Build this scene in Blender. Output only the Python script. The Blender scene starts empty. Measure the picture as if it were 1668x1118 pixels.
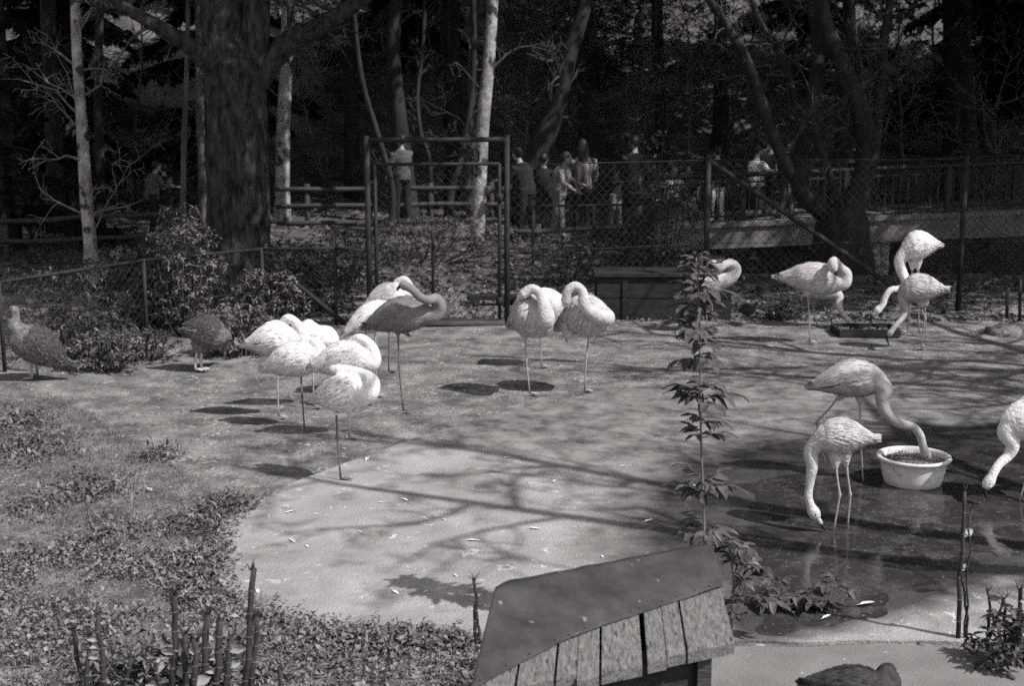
import bpy, bmesh, math, random
import numpy as np
from mathutils import Vector, Matrix, noise
R = random.Random(7); NR = np.random.default_rng(7)
sc = bpy.context.scene; COL = sc.collection
# ------------------------------------------------------------------ camera
H = 3.07; TH = math.atan(449/2317.0); F = 2317.0
cam = bpy.data.cameras.new('camera'); cam.lens = 50; cam.sensor_width = 36; cam.clip_end = 600
cam.dof.use_dof = True; cam.dof.focus_distance = 10.0; cam.dof.aperture_fstop = 2.8
co = bpy.data.objects.new('camera', cam); COL.objects.link(co)
co.location = (0, 0, H); co.rotation_euler = (math.pi/2-TH, 0, 0); sc.camera = co
# ------------------------------------------------------------------ sky and sun
LD = Vector((-0.52, 0.33, -0.68)).normalized()            # the way sunlight travels
ELEV = math.asin(-LD.z); AZ = math.atan2(-LD.x, -LD.y)     # clockwise from +Y
w = bpy.data.worlds.new('World'); sc.world = w; w.use_nodes = True
nt = w.node_tree; bg = nt.nodes['Background']
sky = nt.nodes.new('ShaderNodeTexSky'); sky.sky_type = 'NISHITA'; sky.sun_disc = False
sky.sun_elevation = ELEV; sky.sun_rotation = AZ
hs = nt.nodes.new('ShaderNodeHueSaturation'); hs.inputs['Saturation'].default_value = 0.0
nt.links.new(sky.outputs[0], hs.inputs['Color']); nt.links.new(hs.outputs[0], bg.inputs[0])
bg.inputs[1].default_value = 0.12
sl = bpy.data.lights.new('sun', 'SUN'); sl.energy = 4.6; sl.angle = math.radians(0.53); sl.color = (1, .985, .975)
so = bpy.data.objects.new('sun', sl); COL.objects.link(so); so.location = (8, -6, 14)
so.rotation_euler = LD.to_track_quat('-Z', 'Y').to_euler()
sc.view_settings.view_transform = 'Standard'; sc.view_settings.look = 'None'; sc.view_settings.gamma = 1
sc.view_settings.exposure = 0.18
sc.cycles.use_denoising = False; sc.cycles.use_adaptive_sampling = True; sc.cycles.adaptive_threshold = 0.05; sc.cycles.adaptive_min_samples = 32; sc.cycles.max_bounces = 5; sc.cycles.diffuse_bounces = 2
sc.cycles.transparent_max_bounces = 8; sc.cycles.sample_clamp_indirect = 4

# ------------------------------------------------------------------ survey helpers (photo pixel -> place)
def ray(px, py):
    cx = (px-834)/F; cy = (559-py)/F
    return Vector((cx, math.cos(TH)+cy*math.sin(TH), -math.sin(TH)+cy*math.cos(TH)))
def U(px, py, Y):
    d = ray(px, py); return Vector((0, 0, H))+d*(Y/d.y)
def PG(px, py, z=0.0):
    d = ray(px, py); return Vector((0, 0, H))+d*((z-H)/d.z)
def MPP(Y):                         # metres per photo pixel at distance Y
    return Y/math.cos(TH)/F
def lerp(a, b, t): return a+(b-a)*t
def sstep(a, b, x):
    t = min(1, max(0, (x-a)/(b-a))); return t*t*(3-2*t)

# ------------------------------------------------------------------ materials
TINT = (1.0, .962, .978)
MATS = {}
def gcol(v): return (v*TINT[0], v*TINT[1], v*TINT[2], 1)
def mat(name, a, b=None, scale=8, rough=.8, bump=.0, bscale=40, detail=6, spots=None, spec=.3, lo=.35, hi=.65,
        stretch=None, spots2=None, subsurf=0, trans=0):
    """grey procedural material: two tones mixed by noise, optional flecks, fine bump"""
    m = bpy.data.materials.new(name); m.use_nodes = True; MATS[name] = m
    n = m.node_tree.nodes; L = m.node_tree.links; p = n['Principled BSDF']
    p.inputs['Roughness'].default_value = rough; p.inputs['Specular IOR Level'].default_value = spec
    tc = n.new('ShaderNodeTexCoord'); vec = tc.outputs['Object']
    if stretch:
        mp = n.new('ShaderNodeMapping'); mp.inputs['Scale'].default_value = stretch
        L.new(vec, mp.inputs[0]); vec = mp.outputs[0]
    nz = n.new('ShaderNodeTexNoise'); nz.inputs['Scale'].default_value = scale; nz.inputs['Detail'].default_value = detail
    nz.inputs['Roughness'].default_value = .65; L.new(vec, nz.inputs['Vector'])
    cr = n.new('ShaderNodeValToRGB'); b = a if b is None else b
    cr.color_ramp.elements[0].position = lo; cr.color_ramp.elements[0].color = gcol(a)
    cr.color_ramp.elements[1].position = hi; cr.color_ramp.elements[1].color = gcol(b)
    L.new(nz.outputs['Fac'], cr.inputs[0]); out = cr.outputs[0]
    for sp in (spots, spots2):
        if not sp: continue
        sc_, val, th, wd = sp
        n2 = n.new('ShaderNodeTexNoise'); n2.inputs['Scale'].default_value = sc_; n2.inputs['Detail'].default_value = 3
        L.new(vec, n2.inputs['Vector'])
        r2 = n.new('ShaderNodeValToRGB'); r2.color_ramp.elements[0].position = th; r2.color_ramp.elements[1].position = th+wd
        mx = n.new('ShaderNodeMixRGB'); mx.inputs[2].default_value = gcol(val)
        L.new(n2.outputs['Fac'], r2.inputs[0]); L.new(r2.outputs[0], mx.inputs[0]); L.new(out, mx.inputs[1]); out = mx.outputs[0]
    L.new(out, p.inputs['Base Color'])
    if bump:
        n3 = n.new('ShaderNodeTexNoise'); n3.inputs['Scale'].default_value = bscale; n3.inputs['Detail'].default_value = 5
        L.new(vec, n3.inputs['Vector'])
        bp = n.new('ShaderNodeBump'); bp.inputs['Strength'].default_value = bump; bp.inputs['Distance'].default_value = .02
        L.new(n3.outputs['Fac'], bp.inputs['Height']); L.new(bp.outputs[0], p.inputs['Normal'])
    if trans:
        p.inputs['Transmission Weight'].default_value = trans
    return m
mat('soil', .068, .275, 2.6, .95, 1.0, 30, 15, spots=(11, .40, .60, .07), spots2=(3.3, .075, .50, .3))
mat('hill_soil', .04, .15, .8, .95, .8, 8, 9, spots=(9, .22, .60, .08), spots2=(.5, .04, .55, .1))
mat('concrete', .21, .40, 1.7, .85, .6, 55, 15, spots=(9, .52, .64, .05), spots2=(3.1, .12, .53, .22), lo=.28, hi=.72)
for _b in MATS['concrete'].node_tree.nodes:
    if _b.type == 'TEX_NOISE' and _b.inputs['Scale'].default_value in (9.0,): _b.inputs['Detail'].default_value = 8; _b.inputs['Distortion'].default_value = 1.2
mat('path_concrete', .16, .22, 3, .85, .4, 70, 8, spots=(20, .42, .70, .03))
for _b in MATS['soil'].node_tree.nodes:
    if _b.type == 'TEX_NOISE' and abs(_b.inputs['Scale'].default_value-11) < .1: _b.inputs['Detail'].default_value = 9; _b.inputs['Distortion'].default_value = 1.6
mat('plume_white', .60, .78, 12, .8, .6, 45, 6)
mat('plume_pale', .40, .56, 12, .8, .6, 45)
mat('plume_grey', .30, .44, 9, .8, .3, 60)
mat('plume_dark', .15, .25, 9, .8, .3, 60)
mat('feather_white', .60, .82, 14, .75, .1, 80, stretch=(1, 1, 2))
mat('feather_pale', .36, .56, 14, .75, .1, 80)
mat('feather_grey', .26, .46, 14, .8, .1, 80)
mat('feather_dark', .12, .25, 14, .8, .1, 80)
mat('flight_black', .03, .08, 14, .6)
mat('leg_pale', .26, .38, 30, .6); mat('leg_dark', .09, .15, 30, .6)
mat('bill_pale', .42, .5, 30, .5); mat('bill_black', .02, .03, 30, .4)
mat('eye_black', .01, .02, 30, .2)
mat('bird_brown', .07, .22, 26, .85, .4, 50); mat('bird_black', .015, .045, 20, .7, .3, 50); mat('bird_mottle', .018, .08, 34, .85, .4, 60)
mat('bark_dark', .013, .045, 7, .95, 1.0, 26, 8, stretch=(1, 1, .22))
mat('bark_big', .008, .075, 13, .95, 1.0, 17, 8, stretch=(1, 1, .35), lo=.38, hi=.68)
for _b in MATS['bark_big'].node_tree.nodes:
    if _b.type == 'BUMP': _b.inputs['Distance'].default_value = .07
mat('bark_pale', .13, .42, 6, .9, .9, 18, 10, spots=(5, .045, .56, .06), stretch=(1, 1, .8))
mat('bark_mid', .045, .14, 6, .9, .7, 22, 8, stretch=(1, 1, .3))
mat('twig', .03, .08, 6, .9); mat('twig_pale', .10, .2, 6, .9)
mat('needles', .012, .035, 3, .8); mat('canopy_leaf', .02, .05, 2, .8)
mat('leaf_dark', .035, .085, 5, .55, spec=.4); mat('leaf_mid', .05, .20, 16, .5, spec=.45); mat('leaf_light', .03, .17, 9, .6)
mat('grass', .045, .19, 12, .8); mat('leaf_ivy', .04, .27, 22, .6, spec=.4)
mat('shoot_leaf', .03, .11, 14, .5, spec=.45); mat('shoot_stem', .11, .18, 12, .7)
mat('cane', .012, .06, 22, .8, .5, 30, stretch=(1, 1, .3)); mat('cane_ring', .05, .13, 20, .8); mat('cane_sheath', .20, .36, 14, .8)
mat('felt', .032, .075, 5, .95, .5, 120, 10, spots=(17, .22, .68, .04), spots2=(1.4, .04, .52, .25))
mat('plank', .09, .25, 3, .85, .7, 14, 10, stretch=(26, 1.5, 26), spots=(2.5, .05, .62, .05))
mat('dark_wood', .012, .035, 5, .9, .6, 20, 8, stretch=(1, 5, 5))
mat('steel', .016, .034, 12, .7, .1, 60, spec=.2); mat('wire', .03, .05, 10, .7, spec=.15)
mat('plastic', .56, .72, 5, .45, spec=.4, spots=(11, .36, .60, .12)); mat('feed', .05, .35, 60, .9, 1.0, 90, 4)
mat('bridge_concrete', .12, .22, 2.5, .9, .4, 30, 8); mat('rail_paint', .02, .04, 9, .5); mat('rock', .22, .5, 5, .9, .8, 20)
mat('timber', .035, .08, 4, .9, .5, 20, 8, stretch=(1, 6, 6)); mat('sky_gap_white', .5, .6, 3, .8)
mat('skin', .26, .3, 8, .6); mat('hair_black', .012, .03, 40, .5, stretch=(1, 1, .2)); mat('hair_mid', .03, .06, 40, .5)
for nm, v in (('cloth_black', .02), ('cloth_grey', .09), ('cloth_light', .2), ('cloth_white', .72), ('cloth_denim', .05), ('cloth_mid', .15)):
    mat(nm, v*.85, v*1.15, 12, .9, .4, 30)
# striped shirt
ms = mat('cloth_stripe', .05, .05, 3, .9); _n = ms.node_tree.nodes; _L = ms.node_tree.links
wv = _n.new('ShaderNodeTexWave'); wv.bands_direction = 'Y'; wv.inputs['Scale'].default_value = 7; tcs = _n.new('ShaderNodeTexCoord')
_L.new(tcs.outputs['Object'], wv.inputs['Vector']); crs = _n.new('ShaderNodeValToRGB')
crs.color_ramp.elements[0].color = gcol(.04); crs.color_ramp.elements[1].color = gcol(.3); _L.new(wv.outputs['Fac'], crs.inputs[0])
_L.new(crs.outputs[0], _n['Principled BSDF'].inputs['Base Color'])
# shallow water
mw = bpy.data.materials.new('water'); mw.use_nodes = True; MATS['water'] = mw
_n = mw.node_tree.nodes; _L = mw.node_tree.links; _p = _n['Principled BSDF']
_p.inputs['IOR'].default_value = 1.33; _p.inputs['Specular IOR Level'].default_value = .6
tcw = _n.new('ShaderNodeTexCoord')
n1 = _n.new('ShaderNodeTexNoise'); n1.inputs['Scale'].default_value = 5; n1.inputs['Detail'].default_value = 8; n1.inputs['Roughness'].default_value = .7
_L.new(tcw.outputs['Object'], n1.inputs['Vector'])
c1 = _n.new('ShaderNodeValToRGB'); c1.color_ramp.elements[0].position = .48; c1.color_ramp.elements[0].color = gcol(.035)
c1.color_ramp.elements[1].position = .75; c1.color_ramp.elements[1].color = gcol(.10)
n1b = _n.new('ShaderNodeTexNoise'); n1b.inputs['Scale'].default_value = 38; n1b.inputs['Detail'].default_value = 3; _L.new(tcw.outputs['Object'], n1b.inputs['Vector'])
c1b = _n.new('ShaderNodeValToRGB'); c1b.color_ramp.elements[0].position = .63; c1b.color_ramp.elements[1].position = .74
mx1 = _n.new('ShaderNodeMixRGB'); mx1.inputs[2].default_value = gcol(.2)
_L.new(n1.outputs['Fac'], c1.inputs[0]); _L.new(n1b.outputs['Fac'], c1b.inputs[0]); _L.new(c1b.outputs[0], mx1.inputs[0]); _L.new(c1.outputs[0], mx1.inputs[1])
_L.new(mx1.outputs[0], _p.inputs['Base Color'])
rr = _n.new('ShaderNodeMapRange'); rr.inputs[1].default_value = .45; rr.inputs[2].default_value = .75; rr.inputs[3].default_value = .05; rr.inputs[4].default_value = .35
_L.new(n1.outputs['Fac'], rr.inputs[0]); _L.new(rr.outputs[0], _p.inputs['Roughness'])
n2 = _n.new('ShaderNodeTexNoise'); n2.inputs['Scale'].default_value = 7; n2.inputs['Detail'].default_value = 2; _L.new(tcw.outputs['Object'], n2.inputs['Vector'])
bw = _n.new('ShaderNodeBump'); bw.inputs['Strength'].default_value = .12; bw.inputs['Distance'].default_value = .02
_L.new(n2.outputs['Fac'], bw.inputs['Height']); _L.new(bw.outputs[0], _p.inputs['Normal'])

# ------------------------------------------------------------------ mesh helpers
class MB:
    def __init__(s): s.v = []; s.f = []; s.m = []
    def add(s, vs, fs, mi=0):
        o = len(s.v); s.v.extend([tuple(x) for x in vs]); s.f.extend([tuple(o+i for i in f) for f in fs]); s.m.extend([mi]*len(fs))
    def box(s, c, d, rot=None, mi=0, bev=0):
        c = Vector(c); x, y, z = d[0]/2, d[1]/2, d[2]/2
        vs = [Vector((sx*x, sy*y, sz*z)) for sx in (-1, 1) for sy in (-1, 1) for sz in (-1, 1)]
        if rot is not None: vs = [rot@q for q in vs]
        s.add([c+q for q in vs], [(0, 1, 3, 2), (4, 6, 7, 5), (0, 4, 5, 1), (2, 3, 7, 6), (0, 2, 6, 4), (1, 5, 7, 3)], mi)
    def tube(s, pts, rad, n=8, mi=0, cap=True, flat=None, bump=0):
        pts = [Vector(p) for p in pts]; k = len(pts); ring = []; prev = None
        for i, p in enumerate(pts):
            t = (pts[min(i+1, k-1)]-pts[max(i-1, 0)])
            t = t.normalized() if t.length > 1e-9 else Vector((0, 0, 1))
            if prev is None:
                a = Vector((0, 0, 1)) if abs(t.z) < .9 else Vector((1, 0, 0))
                u = t.cross(a).normalized()
            else:
                u = (prev-t*prev.dot(t)); u = u.normalized() if u.length > 1e-6 else t.orthogonal().normalized()
            prev = u; v = t.cross(u)
            r = rad[i] if hasattr(rad, '__len__') else rad
            ra, rb = r if hasattr(r, '__len__') else (r, r)
            for j in range(n):
                q = 2*math.pi*j/n; k_ = 1
                if bump: k_ = 1+bump*noise.noise(p*1.3+Vector((math.cos(q)*3, math.sin(q)*3, 0)))
                ring.append(p+u*(ra*k_*math.cos(q))+v*(rb*k_*math.sin(q)))
        fs = [(i*n+j, i*n+(j+1) % n, (i+1)*n+(j+1) % n, (i+1)*n+j) for i in range(k-1) for j in range(n)]
        if cap: fs += [tuple(range(n-1, -1, -1)), tuple((k-1)*n+j for j in range(n))]
        s.add(ring, fs, mi)
    def ell(s, c, ax, n=10, mi=0, rot=None):
        c = Vector(c); vs = []; m = n//2+1
        for i in range(m+1):
            a = math.pi*i/m
            for j in range(n):
                b = 2*math.pi*j/n
                q = Vector((ax[0]*math.sin(a)*math.cos(b), ax[1]*math.sin(a)*math.sin(b), ax[2]*math.cos(a)))
                vs.append(c+(rot@q if rot is not None else q))
        s.add(vs, [(i*n+j, (i+1)*n+j, (i+1)*n+(j+1) % n, i*n+(j+1) % n) for i in range(m) for j in range(n)], mi)
    def lathe(s, c, prof, n=28, mi=0, sq=1.0):
        c = Vector(c); vs = []
        for (r, z) in prof:
            for j in range(n):
                b = 2*math.pi*j/n; vs.append(c+Vector((r*math.cos(b), r*math.sin(b)*sq, z)))
        k = len(prof)
        s.add(vs, [(i*n+j, i*n+(j+1) % n, (i+1)*n+(j+1) % n, (i+1)*n+j) for i in range(k-1) for j in range(n)], mi)
    def mesh(s, name):
        me = bpy.data.meshes.new(name); me.from_pydata(s.v, [], s.f); me.update(); return me
    def build(s, name, mats, parent=None, smooth=True, world=True):
        """vertices are given in world place; a child is stored relative to its parent"""
        me = s.mesh(name)
        if isinstance(mats, str): mats = [mats]
        for q in mats: me.materials.append(MATS[q])
        if len(mats) > 1: me.polygons.foreach_set('material_index', s.m)
        me.polygons.foreach_set('use_smooth', [smooth]*len(me.polygons))
        o = bpy.data.objects.new(name, me); COL.objects.link(o)
        if parent is not None:
            o.parent = parent
            if world: me.transform(Matrix.Translation(-ORG[parent.name]))
            ORG[o.name] = ORG[parent.name] if world else Vector()
        else: ORG[o.name] = Vector()
        return o
ORG = {}
def empty(name, loc):
    o = bpy.data.objects.new(name, None); COL.objects.link(o); o.location = loc; o.empty_display_size = .1
    ORG[o.name] = Vector(loc); return o
def tag(o, label=None, cat=None, group=None, kind=None):
    if label: o['label'] = label
    if cat: o['category'] = cat
    if group: o['group'] = group
    if kind: o['kind'] = kind
    return o
def thing(name, loc, label, cat, group=None): return tag(empty(name, loc), label, cat, group)
def arr_mesh(name, V, nper, faces, mname, parent=None):
    """V: (N, nper, 3) array; faces: index tuples of one piece"""
    N = len(V); me = bpy.data.meshes.new(name); V = np.asarray(V, dtype=np.float32).reshape(-1, 3)
    fs = np.concatenate([np.asarray(f, dtype=np.int32) for f in faces]); ln = np.array([len(f) for f in faces], dtype=np.int32)
    loops = (fs[None, :]+(np.arange(N)*nper)[:, None]).ravel().astype(np.int32)
    tot = np.tile(ln, N); start = np.concatenate([[0], np.cumsum(tot)[:-1]]).astype(np.int32)
    me.vertices.add(len(V)); me.vertices.foreach_set('co', V.ravel())
    me.loops.add(len(loops)); me.loops.foreach_set('vertex_index', loops)
    me.polygons.add(len(tot)); me.polygons.foreach_set('loop_start', start); me.polygons.foreach_set('loop_total', tot)
    me.update(calc_edges=True); me.validate()
    me.materials.append(MATS[mname])
    o = bpy.data.objects.new(name, me); COL.objects.link(o); ORG[o.name] = Vector()
    if parent is not None: o.parent = parent
    return o
def leaves(P, D, Nn, ln, wd, fold=.25):
    """folded six-point leaves at P (N,3), along D, normal Nn; returns (N,6,3)"""
    D = D/np.linalg.norm(D, axis=1, keepdims=True); S = np.cross(D, Nn); S /= np.linalg.norm(S, axis=1, keepdims=True)+1e-9
    Nn = np.cross(S, D); ln = ln[:, None]; wd = wd[:, None]
    a = P; b = P+D*ln*.45+S*wd*.5+Nn*wd*fold; c = P+D*ln*.45-S*wd*.5+Nn*wd*fold
    m = P+D*ln*.5; t = P+D*ln-Nn*ln*.18; 
    return np.stack([a, b, t, c, m], axis=1)
LEAF_F = [(0, 4, 2, 1), (0, 3, 2, 4)]
def rdir(n, up=0.0):
    v = NR.normal(size=(n, 3)); v[:, 2] += up; return v/np.linalg.norm(v, axis=1, keepdims=True)
def cat(pts, per=6):
    """Catmull-Rom through points (any tuple length as lists of floats)"""
    P = [np.array(p, float) for p in pts]; P = [2*P[0]-P[1]]+P+[2*P[-1]-P[-2]]; out = []
    for i in range(1, len(P)-2):
        for k in range(per):
            t = k/per; a, b, c, d = P[i-1:i+3]
            out.append(.5*((2*b)+(-a+c)*t+(2*a-5*b+4*c-d)*t*t+(-a+3*b-3*c+d)*t**3))
    out.append(P[-2]); return out
TMP = []
def remesh(mb, vox, smooth=4):
    me = mb.mesh('tmp'); o = bpy.data.objects.new('tmp', me); COL.objects.link(o)
    m = o.modifiers.new('r', 'REMESH'); m.mode = 'VOXEL'; m.voxel_size = vox
    m = o.modifiers.new('s', 'SMOOTH'); m.factor = .5; m.iterations = smooth
    dg = bpy.context.evaluated_depsgraph_get(); dg.update()
    r = bpy.data.meshes.new_from_object(o.evaluated_get(dg)); bpy.data.objects.remove(o); bpy.data.meshes.remove(me)
    out = MB(); out.v = [tuple(v.co) for v in r.vertices]; out.f = [tuple(p.vertices) for p in r.polygons]; out.m = [0]*len(out.f)
    bpy.data.meshes.remove(r); return out
def in_poly(P, poly):
    P = np.asarray(P, float); x, y = P[:, 0], P[:, 1]; r = np.zeros(len(P), bool); n = len(poly)
    for i in range(n):
        x1, y1 = poly[i][:2]; x2, y2 = poly[(i+1) % n][:2]
        c = ((y1 > y) != (y2 > y)) & (x < (x2-x1)*(y-y1)/(y2-y1+1e-12)+x1); r ^= c
    return r
def d_poly(P, poly):
    P = np.asarray(P, float)[:, :2]; d = np.full(len(P), 1e9); n = len(poly)
    for i in range(n):
        a = np.array(poly[i][:2]); b = np.array(poly[(i+1) % n][:2]); ab = b-a
        t = np.clip(((P-a)@ab)/(ab@ab), 0, 1); d = np.minimum(d, np.linalg.norm(P-(a+t[:, None]*ab), axis=1))
    return np.where(in_poly(P, poly), d, -d)

# ------------------------------------------------------------------ terrain
BASIN_PX = [(395, 828), (470, 795), (555, 762), (640, 731), (720, 704), (800, 681), (880, 661), (960, 646), (1050, 632), (1160, 616),
            (1300, 603), (1450, 592), (1600, 590), (1760, 610), (1850, 700), (1850, 1040), (1560, 1052), (1170, 1052), (1000, 1060), (800, 1052),
            (700, 1043), (600, 1038), (500, 1016), (430, 1000), (372, 972), (346, 930), (340, 888), (360, 853)]
BASIN = [PG(*p) for p in BASIN_PX]
WATER_PX = [(1185, 800), (1225, 778), (1330, 752), (1430, 742), (1560, 728), (1700, 722), (1850, 760), (1850, 900), (1668, 925), (1560, 965), (1460, 995),
            (1380, 1018), (1300, 1032), (1215, 1036), (1175, 1000), (1185, 930), (1160, 860)]
WATER = [PG(*p) for p in WATER_PX]
cxb = sum((p for p in BASIN), Vector())/len(BASIN)
INNER = [cxb+(p-cxb)*.86 for p in BASIN]
def fbm(x, y, s, o=4):
    return noise.fractal(Vector((x*s, y*s, 3.1)), 1.0, 2.0, o)
def terrain(x, y):
    z = .03*fbm(x, y, .6)+.008*fbm(x, y, 4)
    near = sstep(4.5, 8, y)*(1-sstep(16, 19, y)); z *= lerp(1, .5, near)
    # ditch under the bridge
    z -= 1.25*sstep(1.2, 3.4, x+.25*(y-26))*sstep(21.3, 23.0, y)*(1-sstep(30.0, 32.5, y))
    if y > 31:
        t = y-31; z += .30*t*sstep(0, 8, t)+.5*fbm(x, y, .13)*sstep(0, 6, t)
        if x < -2: z += .04*t*sstep(0, 6, -2-x)
    z += 4*sstep(70, 100, y)
    return z
def grid_mesh(name, xs, ys, m, depress=True, mats=None):
    X, Y = np.meshgrid(xs, ys); P = np.stack([X.ravel(), Y.ravel()], 1)
    Z = np.array([terrain(a, b) for a, b in P])
    if depress:
        d = d_poly(P, INNER); Z = np.where(d > 0, Z-np.clip(d*.5, 0, .16)-.01, Z)
        db = d_poly(P, BASIN); Z = np.where(db > -.25, np.minimum(Z, .006), Z)
    nx, ny = len(xs), len(ys); me = bpy.data.meshes.new(name)
    i = np.arange(nx*ny).reshape(ny, nx)
    Fq = np.stack([i[:-1, :-1], i[:-1, 1:], i[1:, 1:], i[1:, :-1]], -1).reshape(-1, 4)
    me.from_pydata(np.column_stack([P, Z]).tolist(), [], Fq.tolist()); me.materials.append(MATS[m])
    me.polygons.foreach_set('use_smooth', [True]*len(me.polygons)); return me, Fq, P
# one ground sheet: fine mesh near, coarse far
xs = np.concatenate([np.linspace(-60, -8, 27)[:-1], np.arange(-8, 9, .1), np.linspace(9, 60, 27)])
ys = np.concatenate([np.linspace(-30, 4, 12)[:-1], np.arange(4, 20, .1), np.linspace(20, 40, 60), np.linspace(41, 120, 45)])
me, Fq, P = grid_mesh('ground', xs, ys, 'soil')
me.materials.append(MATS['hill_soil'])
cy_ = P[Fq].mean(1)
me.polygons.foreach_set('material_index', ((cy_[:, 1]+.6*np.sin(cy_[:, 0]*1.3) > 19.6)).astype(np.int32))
go = bpy.data.objects.new('ground', me); COL.objects.link(go); tag(go, 'bare trampled soil of the bird yard and wooded bank behind', 'ground', kind='structure')
# concrete basin
def poly_sheet(name, poly, step, zf, m, kind='structure', skirt=.0):
    P = np.array([p[:2] for p in poly]); dens = []
    for i in range(len(P)):
        a, b = P[i], P[(i+1) % len(P)]; k = max(1, int(np.linalg.norm(b-a)/step))
        for j in range(k):
            q = a+(b-a)*j/k; q = q+np.array([noise.noise(Vector((q[0]*3, q[1]*3, 0))), noise.noise(Vector((q[0]*3, q[1]*3, 9)))])*.03; dens.append(q)
    bm = bmesh.new(); vs = [bm.verts.new((q[0], q[1], 0)) for q in dens]
    f = bm.faces.new(vs); 
    if f.normal.z < 0: f.normal_flip()
    lo = np.min(dens, 0); hi = np.max(dens, 0)
    for ax in (0, 1):
        for c in np.arange(lo[ax]+step, hi[ax], step):
            n_ = Vector((1, 0, 0)) if ax == 0 else Vector((0, 1, 0))
            bmesh.ops.bisect_plane(bm, geom=bm.verts[:]+bm.edges[:]+bm.faces[:], plane_co=n_*c, plane_no=n_, dist=1e-5)
    bm.normal_update()
    for f in bm.faces:
        if f.normal.z < 0: f.normal_flip()
    V = np.array([v.co[:2] for v in bm.verts]); Z = zf(V)
    for v, z in zip(bm.verts, Z): v.co.z = z
    if skirt:
        be = [e for e in bm.edges if e.is_boundary]; r = bmesh.ops.extrude_edge_only(bm, edges=be)
        for g in r['geom']:
            if isinstance(g, bmesh.types.BMVert): g.co.z -= skirt
    me = bpy.data.meshes.new(name); bm.to_mesh(me); bm.free(); me.materials.append(MATS[m])
    o = bpy.data.objects.new(name, me); COL.objects.link(o); ORG[o.name] = Vector(); o['kind'] = kind; return o
def basin_z(V):
    d = d_poly(V, WATER); nz = np.array([noise.fractal(Vector((a*2.2, b*2.2, 0)), .8, 2, 5) for a, b in V])
    return .022-np.clip(d*.05+.020*nz+.006, 0, .06)*np.clip((d+.6)/.4, 0, 1)+.002*nz
bo = poly_sheet('pool_basin', BASIN, .09, basin_z, 'concrete', skirt=.03)
tag(bo, 'worn pale concrete basin floor with dark damp hollow', 'basin')
WBIG = [sum((p for p in WATER), Vector())/len(WATER)+(p-sum((p for p in WATER), Vector())/len(WATER))*1.12 for p in WATER]
WBIG = [Vector((p.x, max(p.y, PG(800, 1046).y+.02), 0)) for p in WBIG]
wo = poly_sheet('water', WBIG, .3, lambda V: np.full(len(V), .008), 'water')
tag(wo, 'shallow dark water lying in the basin', 'water')
# damp ring on the concrete: mask from the real distance to the water, stored per vertex
cme = bo.data; Vb = np.array([v.co[:2] for v in cme.vertices]); dw = d_poly(Vb, WATER)
at = cme.attributes.new('damp', 'FLOAT', 'POINT'); at.data.foreach_set('value', np.clip((dw+np.where(Vb[:, 1] < 8.3, .35, 1.25))/np.where(Vb[:, 1] < 8.3, .5, 1.1), 0, 1).astype(np.float32))
at = cme.attributes.new('silt', 'FLOAT', 'POINT')
at.data.foreach_set('value', (np.clip((Vb[:, 1]-9.9-.25*(1.0-Vb[:, 0]))/1.6, 0, 1)*np.clip((Vb[:, 0]+1.6)/2.2, 0, 1)).astype(np.float32))
m = MATS['concrete']; n = m.node_tree.nodes; L = m.node_tree.links; p = n['Principled BSDF']
base = p.inputs['Base Color'].links[0].from_socket
def attr_mix(base, aname, dark, nscale, amp):
    a = n.new('ShaderNodeAttribute'); a.attribute_name = aname; tc = n.new('ShaderNodeTexCoord')
    z = n.new('ShaderNodeTexNoise'); z.inputs['Scale'].default_value = nscale; z.inputs['Detail'].default_value = 8; z.inputs['Roughness'].default_value = .7
    L.new(tc.outputs['Object'], z.inputs['Vector'])
    q = n.new('ShaderNodeMath'); q.operation = 'MULTIPLY_ADD'; q.inputs[1].default_value = amp; L.new(z.outputs['Fac'], q.inputs[0])
    ad = n.new('ShaderNodeMath'); ad.operation = 'SUBTRACT'; ad.inputs[1].default_value = amp*.5
    L.new(a.outputs['Fac'], q.inputs[2]); L.new(q.outputs[0], ad.inputs[0])
    rp = n.new('ShaderNodeValToRGB'); rp.color_ramp.elements[0].position = .25; rp.color_ramp.elements[1].position = .75; L.new(ad.outputs[0], rp.inputs[0])
    mul = n.new('ShaderNodeMixRGB'); mul.blend_type = 'MULTIPLY'; mul.inputs[2].default_value = dark
    L.new(rp.outputs[0], mul.inputs[0]); L.new(base, mul.inputs[1]); return mul.outputs[0], rp.outputs[0]
o1, f1 = attr_mix(base, 'silt', (.9, .9, .9, 1), 2.4, 1.3)
tcq = n.new('ShaderNodeTexCoord'); za = n.new('ShaderNodeTexNoise'); za.inputs['Scale'].default_value = 3.0; za.inputs['Detail'].default_value = 12; za.inputs['Roughness'].default_value = .72; L.new(tcq.outputs['Object'], za.inputs['Vector'])
ra = n.new('ShaderNodeValToRGB'); ra.color_ramp.elements[0].position = .36; ra.color_ramp.elements[0].color = gcol(.06); ra.color_ramp.elements[1].position = .66; ra.color_ramp.elements[1].color = gcol(.29); L.new(za.outputs['Fac'], ra.inputs[0])
ma = n.new('ShaderNodeMixRGB'); L.new(f1, ma.inputs[0]); L.new(o1, ma.inputs[1]); L.new(ra.outputs[0], ma.inputs[2]); o1 = ma.outputs[0]
o2, f2 = attr_mix(o1, 'damp', (.22, .22, .22, 1), 1.6, 1.0); L.new(o2, p.inputs['Base Color'])
rm = n.new('ShaderNodeMapRange'); rm.inputs[3].default_value = .85; rm.inputs[4].default_value = .35; L.new(f2, rm.inputs[0]); L.new(rm.outputs[0], p.inputs['Roughness'])
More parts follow.
